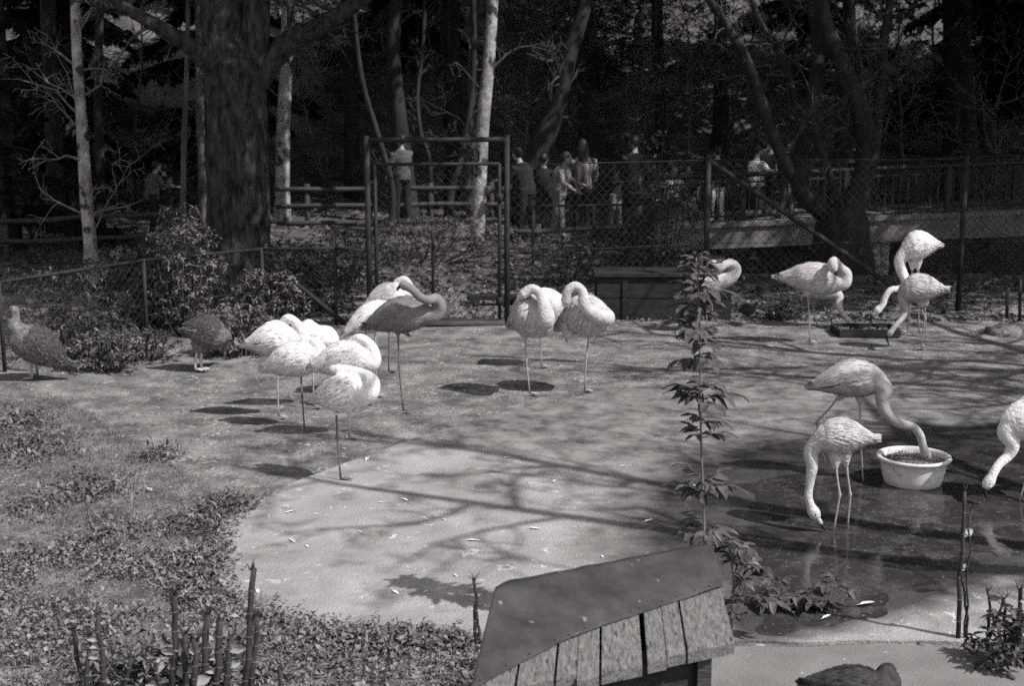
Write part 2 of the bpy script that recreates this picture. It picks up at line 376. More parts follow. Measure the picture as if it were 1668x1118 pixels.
# concrete path strip at the near edge
PATH = [PG(*q, .05) for q in [(1150, 1053), (1300, 1056), (1440, 1050), (1560, 1058), (1720, 1066), (1900, 1100), (1900, 1300), (1000, 1300), (1080, 1120)]]
po = poly_sheet('concrete_path', PATH, .25, lambda V: np.full(len(V), .052), 'path_concrete', skirt=.06)
tag(po, 'strip of pale concrete walkway along the basin edge', 'path')

# ------------------------------------------------------------------ trees
def wander(a, d, length, n, wig, droop=0):
    pts = [Vector(a)]; d = Vector(d).normalized()
    for i in range(n):
        d = (d+Vector((R.gauss(0, wig), R.gauss(0, wig), R.gauss(0, wig)-droop))).normalized(); pts.append(pts[-1]+d*length/n)
    return pts
def twigs(mb, pts, r0, length, count, depth=2, lo=.25, up=.25, thin=.0035):
    """side branches along a limb"""
    for i in range(count):
        t = lo+(1-lo)*R.random(); k = t*(len(pts)-1); i0 = min(int(k), len(pts)-2); p = pts[i0].lerp(pts[i0+1], k-i0)
        ax = (pts[i0+1]-pts[i0]).normalized(); d = ax.orthogonal().normalized(); d.rotate(Matrix.Rotation(R.random()*6.28, 3, ax))
        d = (d+ax*.6+Vector((0, 0, up))).normalized(); ln = length*(.5+.8*R.random())*(1-.4*t)
        q = wander(p, d, ln, 5, .22); r = r0*(.35+.25*R.random())
        mb.tube(q, [max(thin, r*(1-.8*j/5)) for j in range(6)], 4, cap=False)
        if depth > 1: twigs(mb, q, r, ln*.55, 4, depth-1, .2, up, thin)
def trunk_obj(name, pts, rad, m, parent, n=10, bump=.12, per=4):
    q = cat([list(p)+[r] for p, r in zip(pts, rad)], per); mb = MB()
    mb.tube([Vector(a[:3]) for a in q], [a[3] for a in q], n, bump=bump); mb.build(name, m, parent); return [Vector(a[:3]) for a in q]
def blob_mesh(name, n, lsz, rad, seed, m, flat=.7, hollow=.35, clumps=26):
    g = np.random.default_rng(seed); C = g.normal(size=(clumps, 3)); C /= np.linalg.norm(C, axis=1, keepdims=True)
    C *= (hollow+(1-hollow)*g.random((clumps, 1)))*np.array(rad)
    k = g.integers(0, clumps, n); sp = min(rad)*.30
    P = C[k]+g.normal(size=(n, 3))*sp*np.array([1, 1, flat])
    D = g.normal(size=(n, 3)); Nn = g.normal(size=(n, 3))+np.array([0, 0, 1.0])
    V = leaves(P, D, Nn, lsz*(.6+.8*g.random(n)), lsz*.55*(.6+.8*g.random(n)))
    o = arr_mesh(name, V, 5, LEAF_F, m); me = o.data; bpy.data.objects.remove(o); return me
CROWN = [blob_mesh('crown', 2800, .33, (3.6, 3.6, 2.6), 11+i, 'canopy_leaf') for i in range(3)]
def crown_copy(parent, loc, s=1.0, k=0, rz=0, name='crown'):
    o = bpy.data.objects.new(name, CROWN[k % 3]); COL.objects.link(o); o.parent = parent
    o.location = Vector(loc)-ORG[parent.name]; o.scale = (s, s, s*.9); o.rotation_euler = (0, 0, rz); return o
def simple_tree(label, base_px, path_px, Y, wpx, m, group=None, crown=None, tw=6, twm='twig', tlen=1.2, catg='tree', name='tree', seed=0, gz=None, n=10):
    """trunk surveyed in the picture at distance Y; goes on above the frame"""
    R.seed(seed+int(base_px[0]*7)); b = U(*base_px, Y); bz = terrain(b.x, Y) if gz is None else gz
    t = thing(name, (b.x, Y, bz), label, catg, group); k = MPP(Y)
    pts = [Vector((b.x, Y, bz-.15))]; rad = [wpx[0]*k*.5*1.25]
    for i, q in enumerate(path_px):
        pts.append(U(*q, Y)); rad.append(lerp(wpx[0], wpx[1], (i+1)/len(path_px))*k*.5)
    d = (pts[-1]-pts[-2]).normalized(); d = (d+Vector((0, 0, 1.5))).normalized()
    top = pts[-1]+d*3.5; pts.append(top); rad.append(rad[-1]*.75); pts.append(top+d*3); rad.append(rad[-1]*.45)
    q = trunk_obj('trunk', pts, rad, m, t, n=n)
    if tw:
        mb = MB(); twigs(mb, q, rad[1]*.4, tlen, tw, 3, .12); mb.build('branches', twm, t, smooth=False)['kind'] = 'stuff'
    if crown:
        for i, (dx, dy, dz, s) in enumerate(crown): crown_copy(t, top+Vector((dx, dy, dz)), s, i+seed, R.random()*6)
    return t
C1 = [(0, 0, 1.6, 1.0)]; C2 = [(0, 0, 2.0, 1.0), (1.2, 2.0, 1.4, .8)]
# the big forked trunk
Yb = 18.3; kb = MPP(Yb); b = U(388, 505, Yb); R.seed(5)
t = thing('forked_tree', (b.x, Yb, 0), 'massive dark forked trunk with scaly bark rising out of bushes', 'tree')
def px_path(L_, Y): return [U(a, c, Y+(d if d else 0)) for a, c, d in L_]
def bark_trunk(name, P4, parent, n=28, rough=.05):
    """thick trunk with real bark furrows"""
    q = cat([list(p)+[r] for p, r in P4], 14); mb = MB(); ring = []; k = len(q)
    for i, a in enumerate(q):
        c = Vector(a[:3])
        for j in range(n):
            an = 2*math.pi*j/n; f = 1+rough*(noise.noise(Vector((math.cos(an)*6, math.sin(an)*6, c.z*1.8)))+.8*noise.noise(Vector((math.cos(an)*13, math.sin(an)*13, c.z*5))))
            ring.append(c+Vector((math.cos(an), math.sin(an)*.9, 0))*a[3]*f)
    mb.add(ring, [(i*n+j, i*n+(j+1) % n, (i+1)*n+(j+1) % n, (i+1)*n+j) for i in range(k-1) for j in range(n)])
    mb.build(name, 'bark_big', parent)
bark_trunk('trunk', [(Vector((b.x, Yb, -.2)), 62*kb), (U(390, 440, Yb), 51*kb), (U(388, 330, Yb), 49*kb), (U(386, 200, Yb), 46*kb), (U(384, 130, Yb), 47*kb), (U(386, 95, Yb), 40*kb), (U(388, 60, Yb+.05), 24*kb), (U(389, 30, Yb+.1), 6*kb)], t, 72, .10)
bark_trunk('limb', [(U(365, 140, Yb), 30*kb), (U(362, 70, Yb), 31*kb), (U(362, 0, Yb), 30*kb), (U(360, -160, Yb+.6), 26*kb), (U(340, -420, Yb+1), 16*kb)], t, 24)
bark_trunk('limb', [(U(400, 140, Yb), 26*kb), (U(411, 80, Yb), 24*kb), (U(418, 0, Yb), 21*kb), (U(428, -150, Yb+.3), 18*kb), (U(450, -420, Yb), 11*kb)], t, 24)
mb = MB(); l1 = px_path([(372, 150, 0), (345, 108, -.1), (315, 78, -.3), (270, 50, -.5), (200, 10, -.8), (120, -60, -1)], Yb)
mb.tube(l1, [20*kb, 18*kb, 14*kb, 12*kb, 9*kb, 6*kb], 10, bump=.1); twigs(mb, l1, 9*kb, 1.2, 7, 2, .3); mb.build('limb', 'bark_big', t)
mb = MB(); l2 = px_path([(405, 150, 0), (435, 100, .1), (475, 65, .2), (530, 40, .3), (600, -10, .3), (680, -80, .3)], Yb)
mb.tube(l2, [24*kb, 22*kb, 18*kb, 15*kb, 11*kb, 6*kb], 10, bump=.1); twigs(mb, l2, 9*kb, 1.2, 7, 2, .3); mb.build('limb', 'bark_big', t)
for i, (dx, dy, dz, s) in enumerate([(0, .8, 8.2, 1.1), (2.6, 1.5, 7.6, .95), (-2.6, 1.4, 7.6, .95), (0.5, 3.6, 8.0, 1.0), (5.4, -3.0, 8.8, .85), (3.2, -1.2, 8.2, .8)]): crown_copy(t, (b.x+dx, Yb+dy, dz), s, i)  # crowns reaching forward are added out of view to shade the trunk
# slender and pale trunks
simple_tree('slender pale trunk with dark knots just behind the low wire fence', (150, 470), [(147, 400), (141, 330), (133, 200), (126, 100), (122, 0), (120, -120)], 19.6, (23, 13), 'bark_pale', tw=26, twm='twig_pale', tlen=1.3, crown=[(1, 1, 1, 1), (-2, 2, .5, .9)], name='pale_tree')
simple_tree('straight pale trunk close beside the massive forked trunk', (459, 352), [(460, 300), (462, 200), (467, 90), (470, 0), (474, -150)], 28.5, (24, 19), 'bark_pale', tw=8, crown=C2, name='pale_tree')
simple_tree('speckled pale birch trunk showing through the wire gate', (779, 384), [(780, 330), (783, 260), (787, 190), (796, 100), (803, 0), (808, -120)], 25.6, (26, 16), 'bark_pale', tw=9, crown=C2, name='birch_tree', seed=2)
simple_tree('thin pale trunk half hidden behind the massive forked trunk', (331, 330), [(329, 260), (325, 150), (324, 40), (322, -100)], 27.5, (15, 11), 'bark_mid', tw=6, crown=C1, name='pale_tree')
simple_tree('thin greyish sapling between the bushes and the massive trunk', (297, 430), [(298, 340), (300, 230), (303, 150), (305, 60), (306, -80)], 22.5, (10, 7), 'bark_mid', tw=8, crown=C1, name='sapling')
simple_tree('dark bent trunk behind the gate beside the person in a light shirt', (668, 350), [(662, 290), (652, 210), (642, 120), (641, 60), (646, 0), (652, -120)], 28.6, (30, 18), 'bark_dark', tw=8, crown=C2, name='tree', seed=3)
simple_tree('thin curved stem standing just behind the gate frame', (636, 358), [(640, 320), (634, 280), (622, 240), (610, 200), (592, 140), (580, 60), (574, -40)], 26.4, (11, 7), 'bark_dark', tw=6, tlen=.9, name='sapling')
simple_tree('slim dark curved sapling in the middle of the gate opening', (700, 345), [(701, 300), (697, 250), (685, 215), (680, 150), (690, 60), (692, -60)], 28.6, (9, 6), 'bark_dark', tw=12, tlen=1.0, name='sapling', seed=4)
simple_tree('dark leaning sapling touching the pale birch', (727, 350), [(735, 310), (748, 270), (757, 225), (768, 160), (772, 60), (770, -60)], 28.4, (14, 8), 'bark_dark', tw=10, tlen=1.2, name='sapling', seed=5)
simple_tree('dark straight trunk right behind the pale birch', (764, 325), [(766, 240), (770, 140), (772, 20), (774, -120)], 31.0, (17, 13), 'bark_mid', tw=5, crown=C1, name='tree', seed=6)
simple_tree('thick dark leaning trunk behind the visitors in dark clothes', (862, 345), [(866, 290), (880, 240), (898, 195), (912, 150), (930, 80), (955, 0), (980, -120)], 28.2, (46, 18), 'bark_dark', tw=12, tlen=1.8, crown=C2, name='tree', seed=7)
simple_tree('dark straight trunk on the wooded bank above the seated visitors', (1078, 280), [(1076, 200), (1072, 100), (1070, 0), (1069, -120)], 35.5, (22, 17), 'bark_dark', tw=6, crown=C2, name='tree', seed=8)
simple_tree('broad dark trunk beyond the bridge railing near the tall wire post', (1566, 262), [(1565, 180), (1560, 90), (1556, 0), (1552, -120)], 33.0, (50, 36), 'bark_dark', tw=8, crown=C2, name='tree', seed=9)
simple_tree('slim dark trunk on the bank between leaning trunk and bridge', (975, 215), [(972, 150), (966, 70), (958, 0), (955, -80)], 40.0, (15, 11), 'bark_dark', tw=8, crown=C2, name='tree', seed=10)
simple_tree('dark trunk in deep shade beside the slender pale trunk', (88, 400), [(90, 300), (86, 180), (80, 60), (76, -60)], 27.0, (30, 22), 'bark_dark', tw=10, crown=C2, name='tree', seed=11)
simple_tree('dark thin trunk between slender pale trunk and massive trunk', (163, 372), [(162, 250), (160, 120), (163, 0), (165, -100)], 28.0, (16, 11), 'bark_dark', tw=10, crown=C2, name='tree', seed=12)
simple_tree('dark shaded trunk at the left of the gate opening', (575, 300), [(572, 200), (568, 90), (566, -20)], 33.0, (24, 18), 'bark_dark', tw=8, crown=C2, name='tree', seed=13)
# the many-stemmed tree by the bridge
Ym = 22.6; km = MPP(Ym); b = U(1368, 432, Ym); R.seed(9); bz = terrain(b.x, Ym)
t = thing('many_stemmed_tree', (b.x, Ym, bz), 'dark tree splitting low into many crooked stems before the bridge', 'tree')
mb = MB(); mb.tube([Vector((b.x, Ym, bz-.2)), U(1369, 425, Ym), U(1371, 395, Ym), U(1374, 360, Ym), U(1376, 335, Ym)], [60*km, 52*km, 44*km, 42*km, 30*km], 16, bump=.12); mb.build('trunk', 'bark_dark', t)
STEMS = [([(1362, 372, 0), (1335, 335, -.1), (1300, 300, -.2), (1272, 250, -.3), (1245, 180, -.4), (1220, 105, -.5), (1185, 45, -.6), (1150, -10, -.7), (1100, -90, -.8)], (26, 10)),
         ([(1340, 345, -.1), (1305, 310, -.2), (1303, 260, 0), (1318, 190, .1), (1332, 120, .2), (1333, 60, .3), (1322, 0, .3), (1310, -120, .3)], (32, 18)),
         ([(1380, 350, 0), (1404, 300, .1), (1412, 245, .1), (1400, 180, .1), (1378, 120, 0), (1352, 60, -.2), (1336, 0, -.3), (1320, -120, -.3)], (42, 20)),
         ([(1385, 345, .2), (1418, 270, .4), (1428, 200, .5), (1434, 130, .5), (1440, 60, .5), (1450, 0, .6), (1460, -120, .7)], (22, 12)),
         ([(1404, 210, .1), (1402, 150, .2), (1398, 100, .2), (1390, 40, .3), (1384, -30, .3)], (16, 9)),
         ([(1312, 225, 0), (1296, 160, .3), (1272, 90, .5), (1250, 55, .6), (1228, 10, .6), (1210, -60, .6)], (14, 8)),
         ([(1372, 345, -.2), (1350, 280, -.4), (1330, 220, -.4), (1322, 190, -.4)], (14, 8))]
for P_, (w0, w1) in STEMS:
    q = [Vector(a) for a in cat([list(U(a, c, Ym+d)) for a, c, d in P_], 4)]; mb = MB()
    mb.tube(q, [lerp(w0, w1, i/(len(q)-1))*.5*km for i in range(len(q))], 10, bump=.12)
    mb.build('stem', 'bark_dark', t); mb = MB(); twigs(mb, q, 4.2*km, 1.2, 14, 3, .25); mb.build('branches', 'twig', t, smooth=False)['kind'] = 'stuff'
for i, (dx, dy, dz, s) in enumerate([(2.8, 1.6, 8, .8)]): crown_copy(t, (b.x+dx, Ym+dy, dz), s, i)

# firs: tapered trunk, drooping boughs with needle sprays
def bough_mesh(seed, ln):
    g = np.random.default_rng(seed); n = 330; t = g.random(n)**.8; side = g.choice([-1, 1], n)
    P = np.stack([t*ln, np.zeros(n), -.22*ln*t*t], 1)
    D = np.stack([.55+.3*g.random(n), side*(.9-.2*t), -.25+.25*g.normal(size=n)], 1); Ln = ln*(.34-.24*t)*(.6+.6*g.random(n))
    V = leaves(P, D, np.tile([0, 0, 1.0], (n, 1))+g.normal(size=(n, 3))*.3, Ln, .05+.03*g.random(n), .1)
    o = arr_mesh('bough', V, 5, LEAF_F, 'needles'); me = o.data; bpy.data.objects.remove(o); return me
BOUGH = [bough_mesh(40+i, 1.0) for i in range(4)]
def fir(label, x, y, h, z0=None, group='dark firs on the wooded bank', low=.12, spread=.26):
    z = terrain(x, y) if z0 is None else z0; t = thing('fir_tree', (x, y, z), label, 'tree', group)
    mb = MB(); mb.tube([(x, y, z-.2), (x, y, z+h*.5), (x, y, z+h)], [h*.016+.05, h*.011+.03, .02], 8); mb.build('trunk', 'bark_dark', t)
    k = 0; zz = h*low
    while zz < h*.97:
        for j in range(5):
            o = bpy.data.objects.new('bough', BOUGH[k % 4]); COL.objects.link(o); o.parent = t; k += 1
            L_ = (h-zz)*spread*(.75+.5*R.random())+.25; o.scale = (L_, L_*1.1, L_); o.location = (0, 0, zz+R.uniform(-.1, .1)); o.rotation_euler = (0, R.uniform(-.05, .2), R.random()*6.28)
        zz += .42+.02*h
    return t
R.seed(21)
FIRS = [(-9.5, 30, 9, 'dark fir in the deep shade beyond the slender pale trunk'), (-6.9, 33, 10, 'dark fir between slender pale trunk and massive trunk'),
        (-11.5, 36, 11, 'tall dark fir high on the bank behind the slender pale trunk'), (11.8, 36, 11, 'dark fir beyond the bridge behind the broad dark trunk'),
        (14.6, 40, 12, 'tall dark fir on the bank beyond the far end of the railing'), (8.2, 41, 10, 'dark fir on the bank behind the many-stemmed tree'),
        (-3.0, 41, 9, 'dark fir on the bank above the gate'), (-8.6, 24.5, 6, 'low dark fir just behind the low wire fence')]
for x, y, h, lab in FIRS: fir(lab, x, y, h, group='dark firs')
R.seed(55)
SAP = [(905, 150, 36, 'thin bare sapling on the bank right of the leaning trunk'), (1010, 200, 34, 'thin bare sapling on the bank above the long-haired visitor'), (1130, 215, 34, 'thin bare sapling on the bank above the railing end'), (1190, 190, 37, 'thin bare sapling on the bank left of the crooked stems'),
       (1480, 230, 33, 'thin bare sapling behind the small low shed'), (1620, 250, 31, 'thin bare sapling beyond the far end of the railing'), (720, 190, 36, 'thin bare sapling on the bank above the gate'), (845, 215, 33, 'thin bare sapling between pale birch and leaning trunk'), (530, 240, 33, 'thin bare sapling left of the gate'), (1520, 200, 38, 'thin bare sapling next to the broad dark trunk'), (220, 280, 32, 'thin bare sapling left of the massive trunk')]
for px, py, Y, lab in SAP:
    v = U(px, py, Y); z = terrain(v.x, Y); t = thing('bare_sapling', (v.x, Y, z), lab, 'sapling', 'bare saplings on the bank'); q = wander((v.x, Y, z-.1), (R.gauss(0, .15), R.gauss(0, .1), 1), 5.2, 8, .10)
    mb = MB(); mb.tube(q, [.05*(1-.1*j) for j in range(9)], 6); mb.build('trunk', 'bark_mid', t); mb = MB(); twigs(mb, q, .03, 2.2, 22, 3, .08, .2, .006); mb.build('branches', 'twig_pale', t, smooth=False)['kind'] = 'stuff'
# woodland going on outside the picture: it shades the bank (trunks stand right of the frame and on the hill)
R.seed(33)
OUT = [(12.4, 18.6), (15.6, 22), (13.6, 28.5), (16, 29), (17.5, 24), (19, 20), (14.5, 33.5), (18, 36), (21, 31), (-11.5, 21.5), (-13.5, 26), (23, 26),
       (5.2, 36), (1.8, 34.6), (-1.6, 37), (3.8, 45), (-5.2, 46), (9.6, 48), (-9.8, 44), (0, 52), (13.5, 51), (6.2, 56), (-6.5, 57), (-13.5, 52), (18, 47), (7.2, 31.5), (20, 56), (-1.4, 32.6)]
labs = ['tall shade tree in the wood beyond the fence']
for i, (x, y) in enumerate(OUT):
    z = terrain(x, y); h = R.uniform(6.2, 7.4); r = R.uniform(.13, .22)
    t = thing('shade_tree', (x, y, z), labs[0], 'tree', 'shade trees of the wood')
    q = wander((x, y, z-.2), (R.gauss(0, .06), R.gauss(0, .06), 1), h+.2, 6, .035); mb = MB(); mb.tube(q, [r*(1-.08*j) for j in range(7)], 9, bump=.12); mb.build('trunk', 'bark_dark', t)
    mb = MB(); twigs(mb, q, r*.4, 1.5, 8, 3, .35); mb.build('branches', 'twig', t, smooth=False)['kind'] = 'stuff'
    for j in range(3):
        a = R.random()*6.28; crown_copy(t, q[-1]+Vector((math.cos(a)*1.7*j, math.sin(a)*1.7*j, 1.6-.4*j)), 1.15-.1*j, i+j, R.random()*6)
# bare trees outside the right edge, whose limbs shade the basin
def bare_tree(x, y, h, r, seed, label, lean=(0, 0)):
    R.seed(seed); t = thing('bare_tree', (x, y, 0), label, 'tree', 'bare trees beside the yard')
    q = wander((x, y, -.2), (lean[0], lean[1], 1), h*.45, 5, .06); mb = MB(); mb.tube(q, [r*(1-.1*j) for j in range(6)], 10, bump=.1); mb.build('trunk', 'bark_dark', t)
    for k in range(5):
        a = k*1.26+R.random()*.6; d = Vector((math.cos(a)*.75, math.sin(a)*.75, 1)); s = q[-1-(k % 2)]
        l = wander(s, d, h*.62, 7, .16); mb = MB(); mb.tube(l, [r*.5*(1-.11*j) for j in range(8)], 7); mb.build('limb', 'bark_dark', t)
        mb = MB(); twigs(mb, l, r*.36, h*.24, 10, 3, .2, thin=.010); mb.build('branches', 'twig', t, smooth=False)['kind'] = 'stuff'
bare_tree(6.9, 6.1, 9.5, .23, 3, 'bare-limbed tree standing outside the yard by the walkway')
bare_tree(9.6, 9.6, 9.0, .24, 8, 'bare-limbed tree standing outside the yard by the water')
bare_tree(8.6, 12.6, 7.5, .2, 12, 'bare-limbed tree standing outside the yard by the tall wire fence')

# ------------------------------------------------------------------ bridge, railings
Yd = 26.3; DZ = [(x, U(x, lerp(366, 344, (x-1150)/518.0), Yd)) for x in range(1040, 1901, 43)]
t = thing('footbridge', (DZ[0][1].x, Yd, 0), 'low concrete footbridge with dark shadow beneath it', 'bridge')
mb = MB()
for k in range(len(DZ)-1):
    a, c = DZ[k][1], DZ[k+1][1]
    mb.add([(a.x, Yd, a.z), (c.x, Yd, c.z), (c.x, Yd+2.2, c.z), (a.x, Yd+2.2, a.z), (a.x, Yd, a.z-.46), (c.x, Yd, c.z-.46), (c.x, Yd+2.2, c.z-.46), (a.x, Yd+2.2, a.z-.46)],
           [(0, 1, 2, 3), (4, 7, 6, 5), (0, 4, 5, 1), (3, 2, 6, 7)])
mb.build('deck', 'bridge_concrete', t, smooth=False)
mb = MB()
for k in range(len(DZ)-1):
    a, c = DZ[k][1], DZ[k+1][1]; mb.add([(a.x, Yd-.05, a.z+.03), (c.x, Yd-.05, c.z+.03), (c.x, Yd+.22, c.z+.03), (a.x, Yd+.22, a.z+.03), (a.x, Yd-.05, a.z-.06), (c.x, Yd-.05, c.z-.06)], [(0, 1, 2, 3), (0, 4, 5, 1)])
mb.build('kerb', 'path_concrete', t, smooth=False)
# stone pier under it
sx0, sx1 = U(1392, 420, Yd+.3).x, U(1452, 420, Yd+.3).x; R.seed(4)
pier = MB(); pier.box(((sx0+sx1)/2, Yd+.75, -.75), (sx1-sx0-.06, .8, 1.3)); pz = pier.build('pier', 'rock', t, smooth=False)
for i in range(5):
    for j in range(4):
        s = MB(); cx = lerp(sx0, sx1, (j+.5+.25*(i % 2))/4.4); s.ell((cx, Yd+.36, -1.28+i*.24), ((sx1-sx0)/7.2*R.uniform(.85, 1.1), .09, .12*R.uniform(.85, 1.05)), 8)
        s.build('stone', 'rock', pz)
# dark abutment wall at the left end and a retaining wall behind
ab = MB(); ab.box((U(1160, 400, Yd).x, Yd+1.1, -.85), (.5, 2.0, .95)); ab.build('abutment', 'bridge_concrete', t, smooth=False)
def railing(label, pts, hgt, post_every=1.9, name='bridge_railing', bal=.14, group=None):
    L_ = [0]
    for a, c in zip(pts, pts[1:]): L_.append(L_[-1]+(c-a).length)
    def at(d):
        for i in range(len(pts)-1):
            if d <= L_[i+1]+1e-6: return pts[i].lerp(pts[i+1], (d-L_[i])/(L_[i+1]-L_[i]))
        return pts[-1]
    t = thing(name, pts[0], label, 'railing', group); up = Vector((0, 0, 1))
    for zf, r in ((hgt, .045), (hgt-.14, .02), (.1, .022)):
        mb = MB(); mb.tube([p+up*zf for p in pts], r, 8); mb.build('rail', 'rail_paint', t)
    d = .05
    while d < L_[-1]:
        q = at(d); mb = MB(); mb.box(q+up*hgt*.5, (.09, .09, hgt)); mb.build('post', 'rail_paint', t, smooth=False); d += post_every
    mb = MB(); d = .1
    while d < L_[-1]:
        q = at(d); mb.box(q+up*(hgt*.5), (.022, .022, hgt-.16)); d += bal
    o = mb.build('balusters', 'rail_paint', t, smooth=False); o['kind'] = 'stuff'
railing('dark baluster railing along the near side of the footbridge', [p+Vector((0, .12, .03)) for _, p in DZ], .86)
railing('dark baluster railing along the far side of the footbridge', [p+Vector((0, 2.05, .02)) for _, p in DZ], .86, group=None)
# log rails behind the gate
def log_fence(label, A, B, hs, npost, r=.045, m='timber'):
    t = thing('log_fence', A, label, 'fence')
    for h in hs:
        mb = MB(); q = [A.lerp(B, i/6)+Vector((0, 0, h+R.gauss(0, .012))) for i in range(7)]; mb.tube(q, r, 8, bump=.1); mb.build('rail', m, t)
    for i in range(npost):
        p_ = A.lerp(B, (i+.5)/npost); mb = MB(); mb.tube([p_+Vector((0, .06, -.2)), p_+Vector((0, .06, max(hs)+.1))], r*1.2, 8, bump=.1); mb.build('post', m, t)
log_fence('low pale log fence crossing behind the wire gate', PG(450, 372), PG(850, 366), (.10, .42, .75), 4)
log_fence('low dark log fence between the visitors and the ditch', PG(838, 428), PG(1062, 418), (.18, .5), 3, .04)
log_fence('shadowed log rail beyond the low wire fence', PG(-60, 430), PG(330, 405), (.3, .65), 3, .04)
# shelter and shed on the bank
t = thing('park_shelter', U(1290, 150, 46), 'small open shelter with pale panel in place of bright sky, high on the bank behind many-stemmed tree', 'shelter'); z0 = ORG[t.name]
mb = MB(); mb.box(U(1300, 48, 46), (3.0, 2.2, .35)); mb.build('roof', 'timber', t, smooth=False)
for px in (1250, 1268, 1335):
    mb = MB(); mb.box(U(px, 100, 45.2), (.22, .22, 2.2)); mb.build('post', 'timber', t, smooth=False)
mb = MB(); mb.box(U(1272, 78, 46.3), (1.1, .08, .95)); mb.build('sky_gap_panel', 'sky_gap_white', t, smooth=False)  # no wall: pale panel added for the bright bit of sky here
t = thing('shed', U(1478, 280, 36), 'small low shed with pale gable beyond the bridge railing', 'shed')
a, c = U(1452, 280, 36), U(1540, 280, 36); zt = U(1480, 250, 36).z; z0 = terrain(a.x, 36)-.3
mb = MB(); mb.box(((a.x+c.x)/2, 36.6, (z0+zt)/2), (c.x-a.x, 1.6, zt-z0)); mb.build('wall', 'path_concrete', t, smooth=False)
mb = MB(); mb.box(((a.x+c.x)/2, 36.6, zt+.08), (c.x-a.x+.3, 2.0, .12), Matrix.Rotation(.13, 3, 'Y')); mb.build('roof', 'dark_wood', t, smooth=False)

# ------------------------------------------------------------------ wire fences and gate
def chain(A, B, z0, z1, cell=.075, r=.0028, off=0):
    mb = MB(); A = Vector((A.x, A.y+off, 0)); B = Vector((B.x, B.y+off, 0)); Lh = (B-A).length; e = (B-A)/Lh; hh = z1-z0; s = cell*1.414
    k = -hh
    while k < Lh:
        for sg in (1, -1):
            u0, v0, u1, v1 = k, 0, k+hh, hh
            if u0 < 0: v0 = -u0; u0 = 0
            if u1 > Lh: v1 = hh-(u1-Lh); u1 = Lh
            if v1-v0 > .01:
                if sg < 0: a = (u0, hh-v0); c = (u1, hh-v1)
                else: a = (u0, v0); c = (u1, v1)
                mb.tube([A+e*a[0]+Vector((0, sg*.002, z0+a[1])), A+e*c[0]+Vector((0, sg*.002, z0+c[1]))], r, 3, cap=False)
        k += s
    return mb
def pipe(mb, a, c, r): mb.tube([Vector(a), Vector(c)], r, 8)
def wire_fence(label, pts, h, rail=True, pr=.03, braces=(), name='wire_fence', hs=None, skip=()):
    t = thing(name, pts[0], label, 'fence')
    for i, p_ in enumerate(pts):
        if i in skip: continue
        mb = MB(); hh = hs[i] if hs else h; pipe(mb, p_+Vector((0, 0, -.2)), p_+Vector((0, 0, hh)), pr); mb.build('post', 'steel', t)
    for a, c in zip(pts, pts[1:]):
        o = chain(a, c, .03, h-.02, off=.03).build('mesh_wire', 'wire', t); o['kind'] = 'stuff'
        mb = MB()
        if rail: pipe(mb, a+Vector((0, 0, h)), c+Vector((0, 0, h)), .019)
        else: pipe(mb, a+Vector((0, .03, h-.02)), c+Vector((0, .03, h-.02)), .006)
        mb.build('top_rail' if rail else 'top_wire', 'steel', t)
        mb = MB(); pipe(mb, a+Vector((0, .03, .45*h)), c+Vector((0, .03, .45*h)), .004); mb.build('line_wire', 'wire', t)
    for a, c in braces:
        mb = MB(); pipe(mb, a, c, .034); mb.build('brace', 'steel', t)
G1, G2 = PG(603, 534), PG(826, 530)
L0, L1, L2, L3 = PG(8, 606), PG(240, 556), PG(430, 530), PG(548, 528)
wire_fence('low wire mesh fence with sloping top rail behind the brown birds', [PG(-160, 640), L0, L1, L2, L3, G1+Vector((-.08, 0, 0))], .93, True, .022, [(U(470, 452, L3.y-.02), PG(562, 528))], hs=[.95, .95, .95, .95, 1.12, .93], skip=(5,))
R1, R2, R3 = PG(1148, 508), PG(1560, 505), PG(1840, 500)
wire_fence('tall wire mesh fence with slanting brace behind the tray-feeding flamingos', [G2+Vector((.08, .02, 0)), R1, R2, R3], 1.95, False, .036, [(U(1156, 262, R1.y), PG(1520, 512, -.02))], hs=[1.95, 2.0, 1.98, 1.98], skip=(0,))
wire_fence('low wire fence with bright top rail in front of the visitors', [PG(868, 442), PG(966, 440), PG(1056, 437)], 1.0, True, .026)
t = thing('wire_gate', G1, 'tall wire mesh gate hung in a steel pipe frame', 'gate')
gh = U(600, 228, G1.y).z; gi = U(610, 268, G1.y).z
for p_ in (G1, G2): mb = MB(); pipe(mb, p_+Vector((0, 0, -.2)), p_+Vector((0, 0, gh+.05)), .034); mb.build('post', 'steel', t)
mb = MB(); pipe(mb, G1+Vector((0, 0, gh)), G2+Vector((0, 0, gh)), .030); mb.build('lintel', 'steel', t)
gl = thing('x', G1, 'x', 'x'); bpy.data.objects.remove(gl)
e = (G2-G1).normalized(); a, c = G1+e*.09, G2-e*.09
fr = MB()
for z in (gi, .07): pipe(fr, a+Vector((0, 0, z)), c+Vector((0, 0, z)), .021)
for q in (a, c): pipe(fr, q+Vector((0, 0, .07)), q+Vector((0, 0, gi)), .021)
fo = fr.build('gate_frame', 'steel', t)
o = chain(a, c, .09, gi-.02, off=.02).build('mesh_wire', 'wire', fo); o['kind'] = 'stuff'
for z in (.3, 1.55): mb = MB(); mb.tube([c+Vector((0, 0, z-.05)), c+Vector((0, 0, z+.05))], .045, 8); mb.build('hinge', 'steel', t)
mb = MB(); pipe(mb, PG(706, 502), PG(706, 502)+Vector((0, 0, 1.0)), .022); tag(mb.build('stake', 'steel'), 'thin dark steel stake standing behind the wire gate', 'stake')
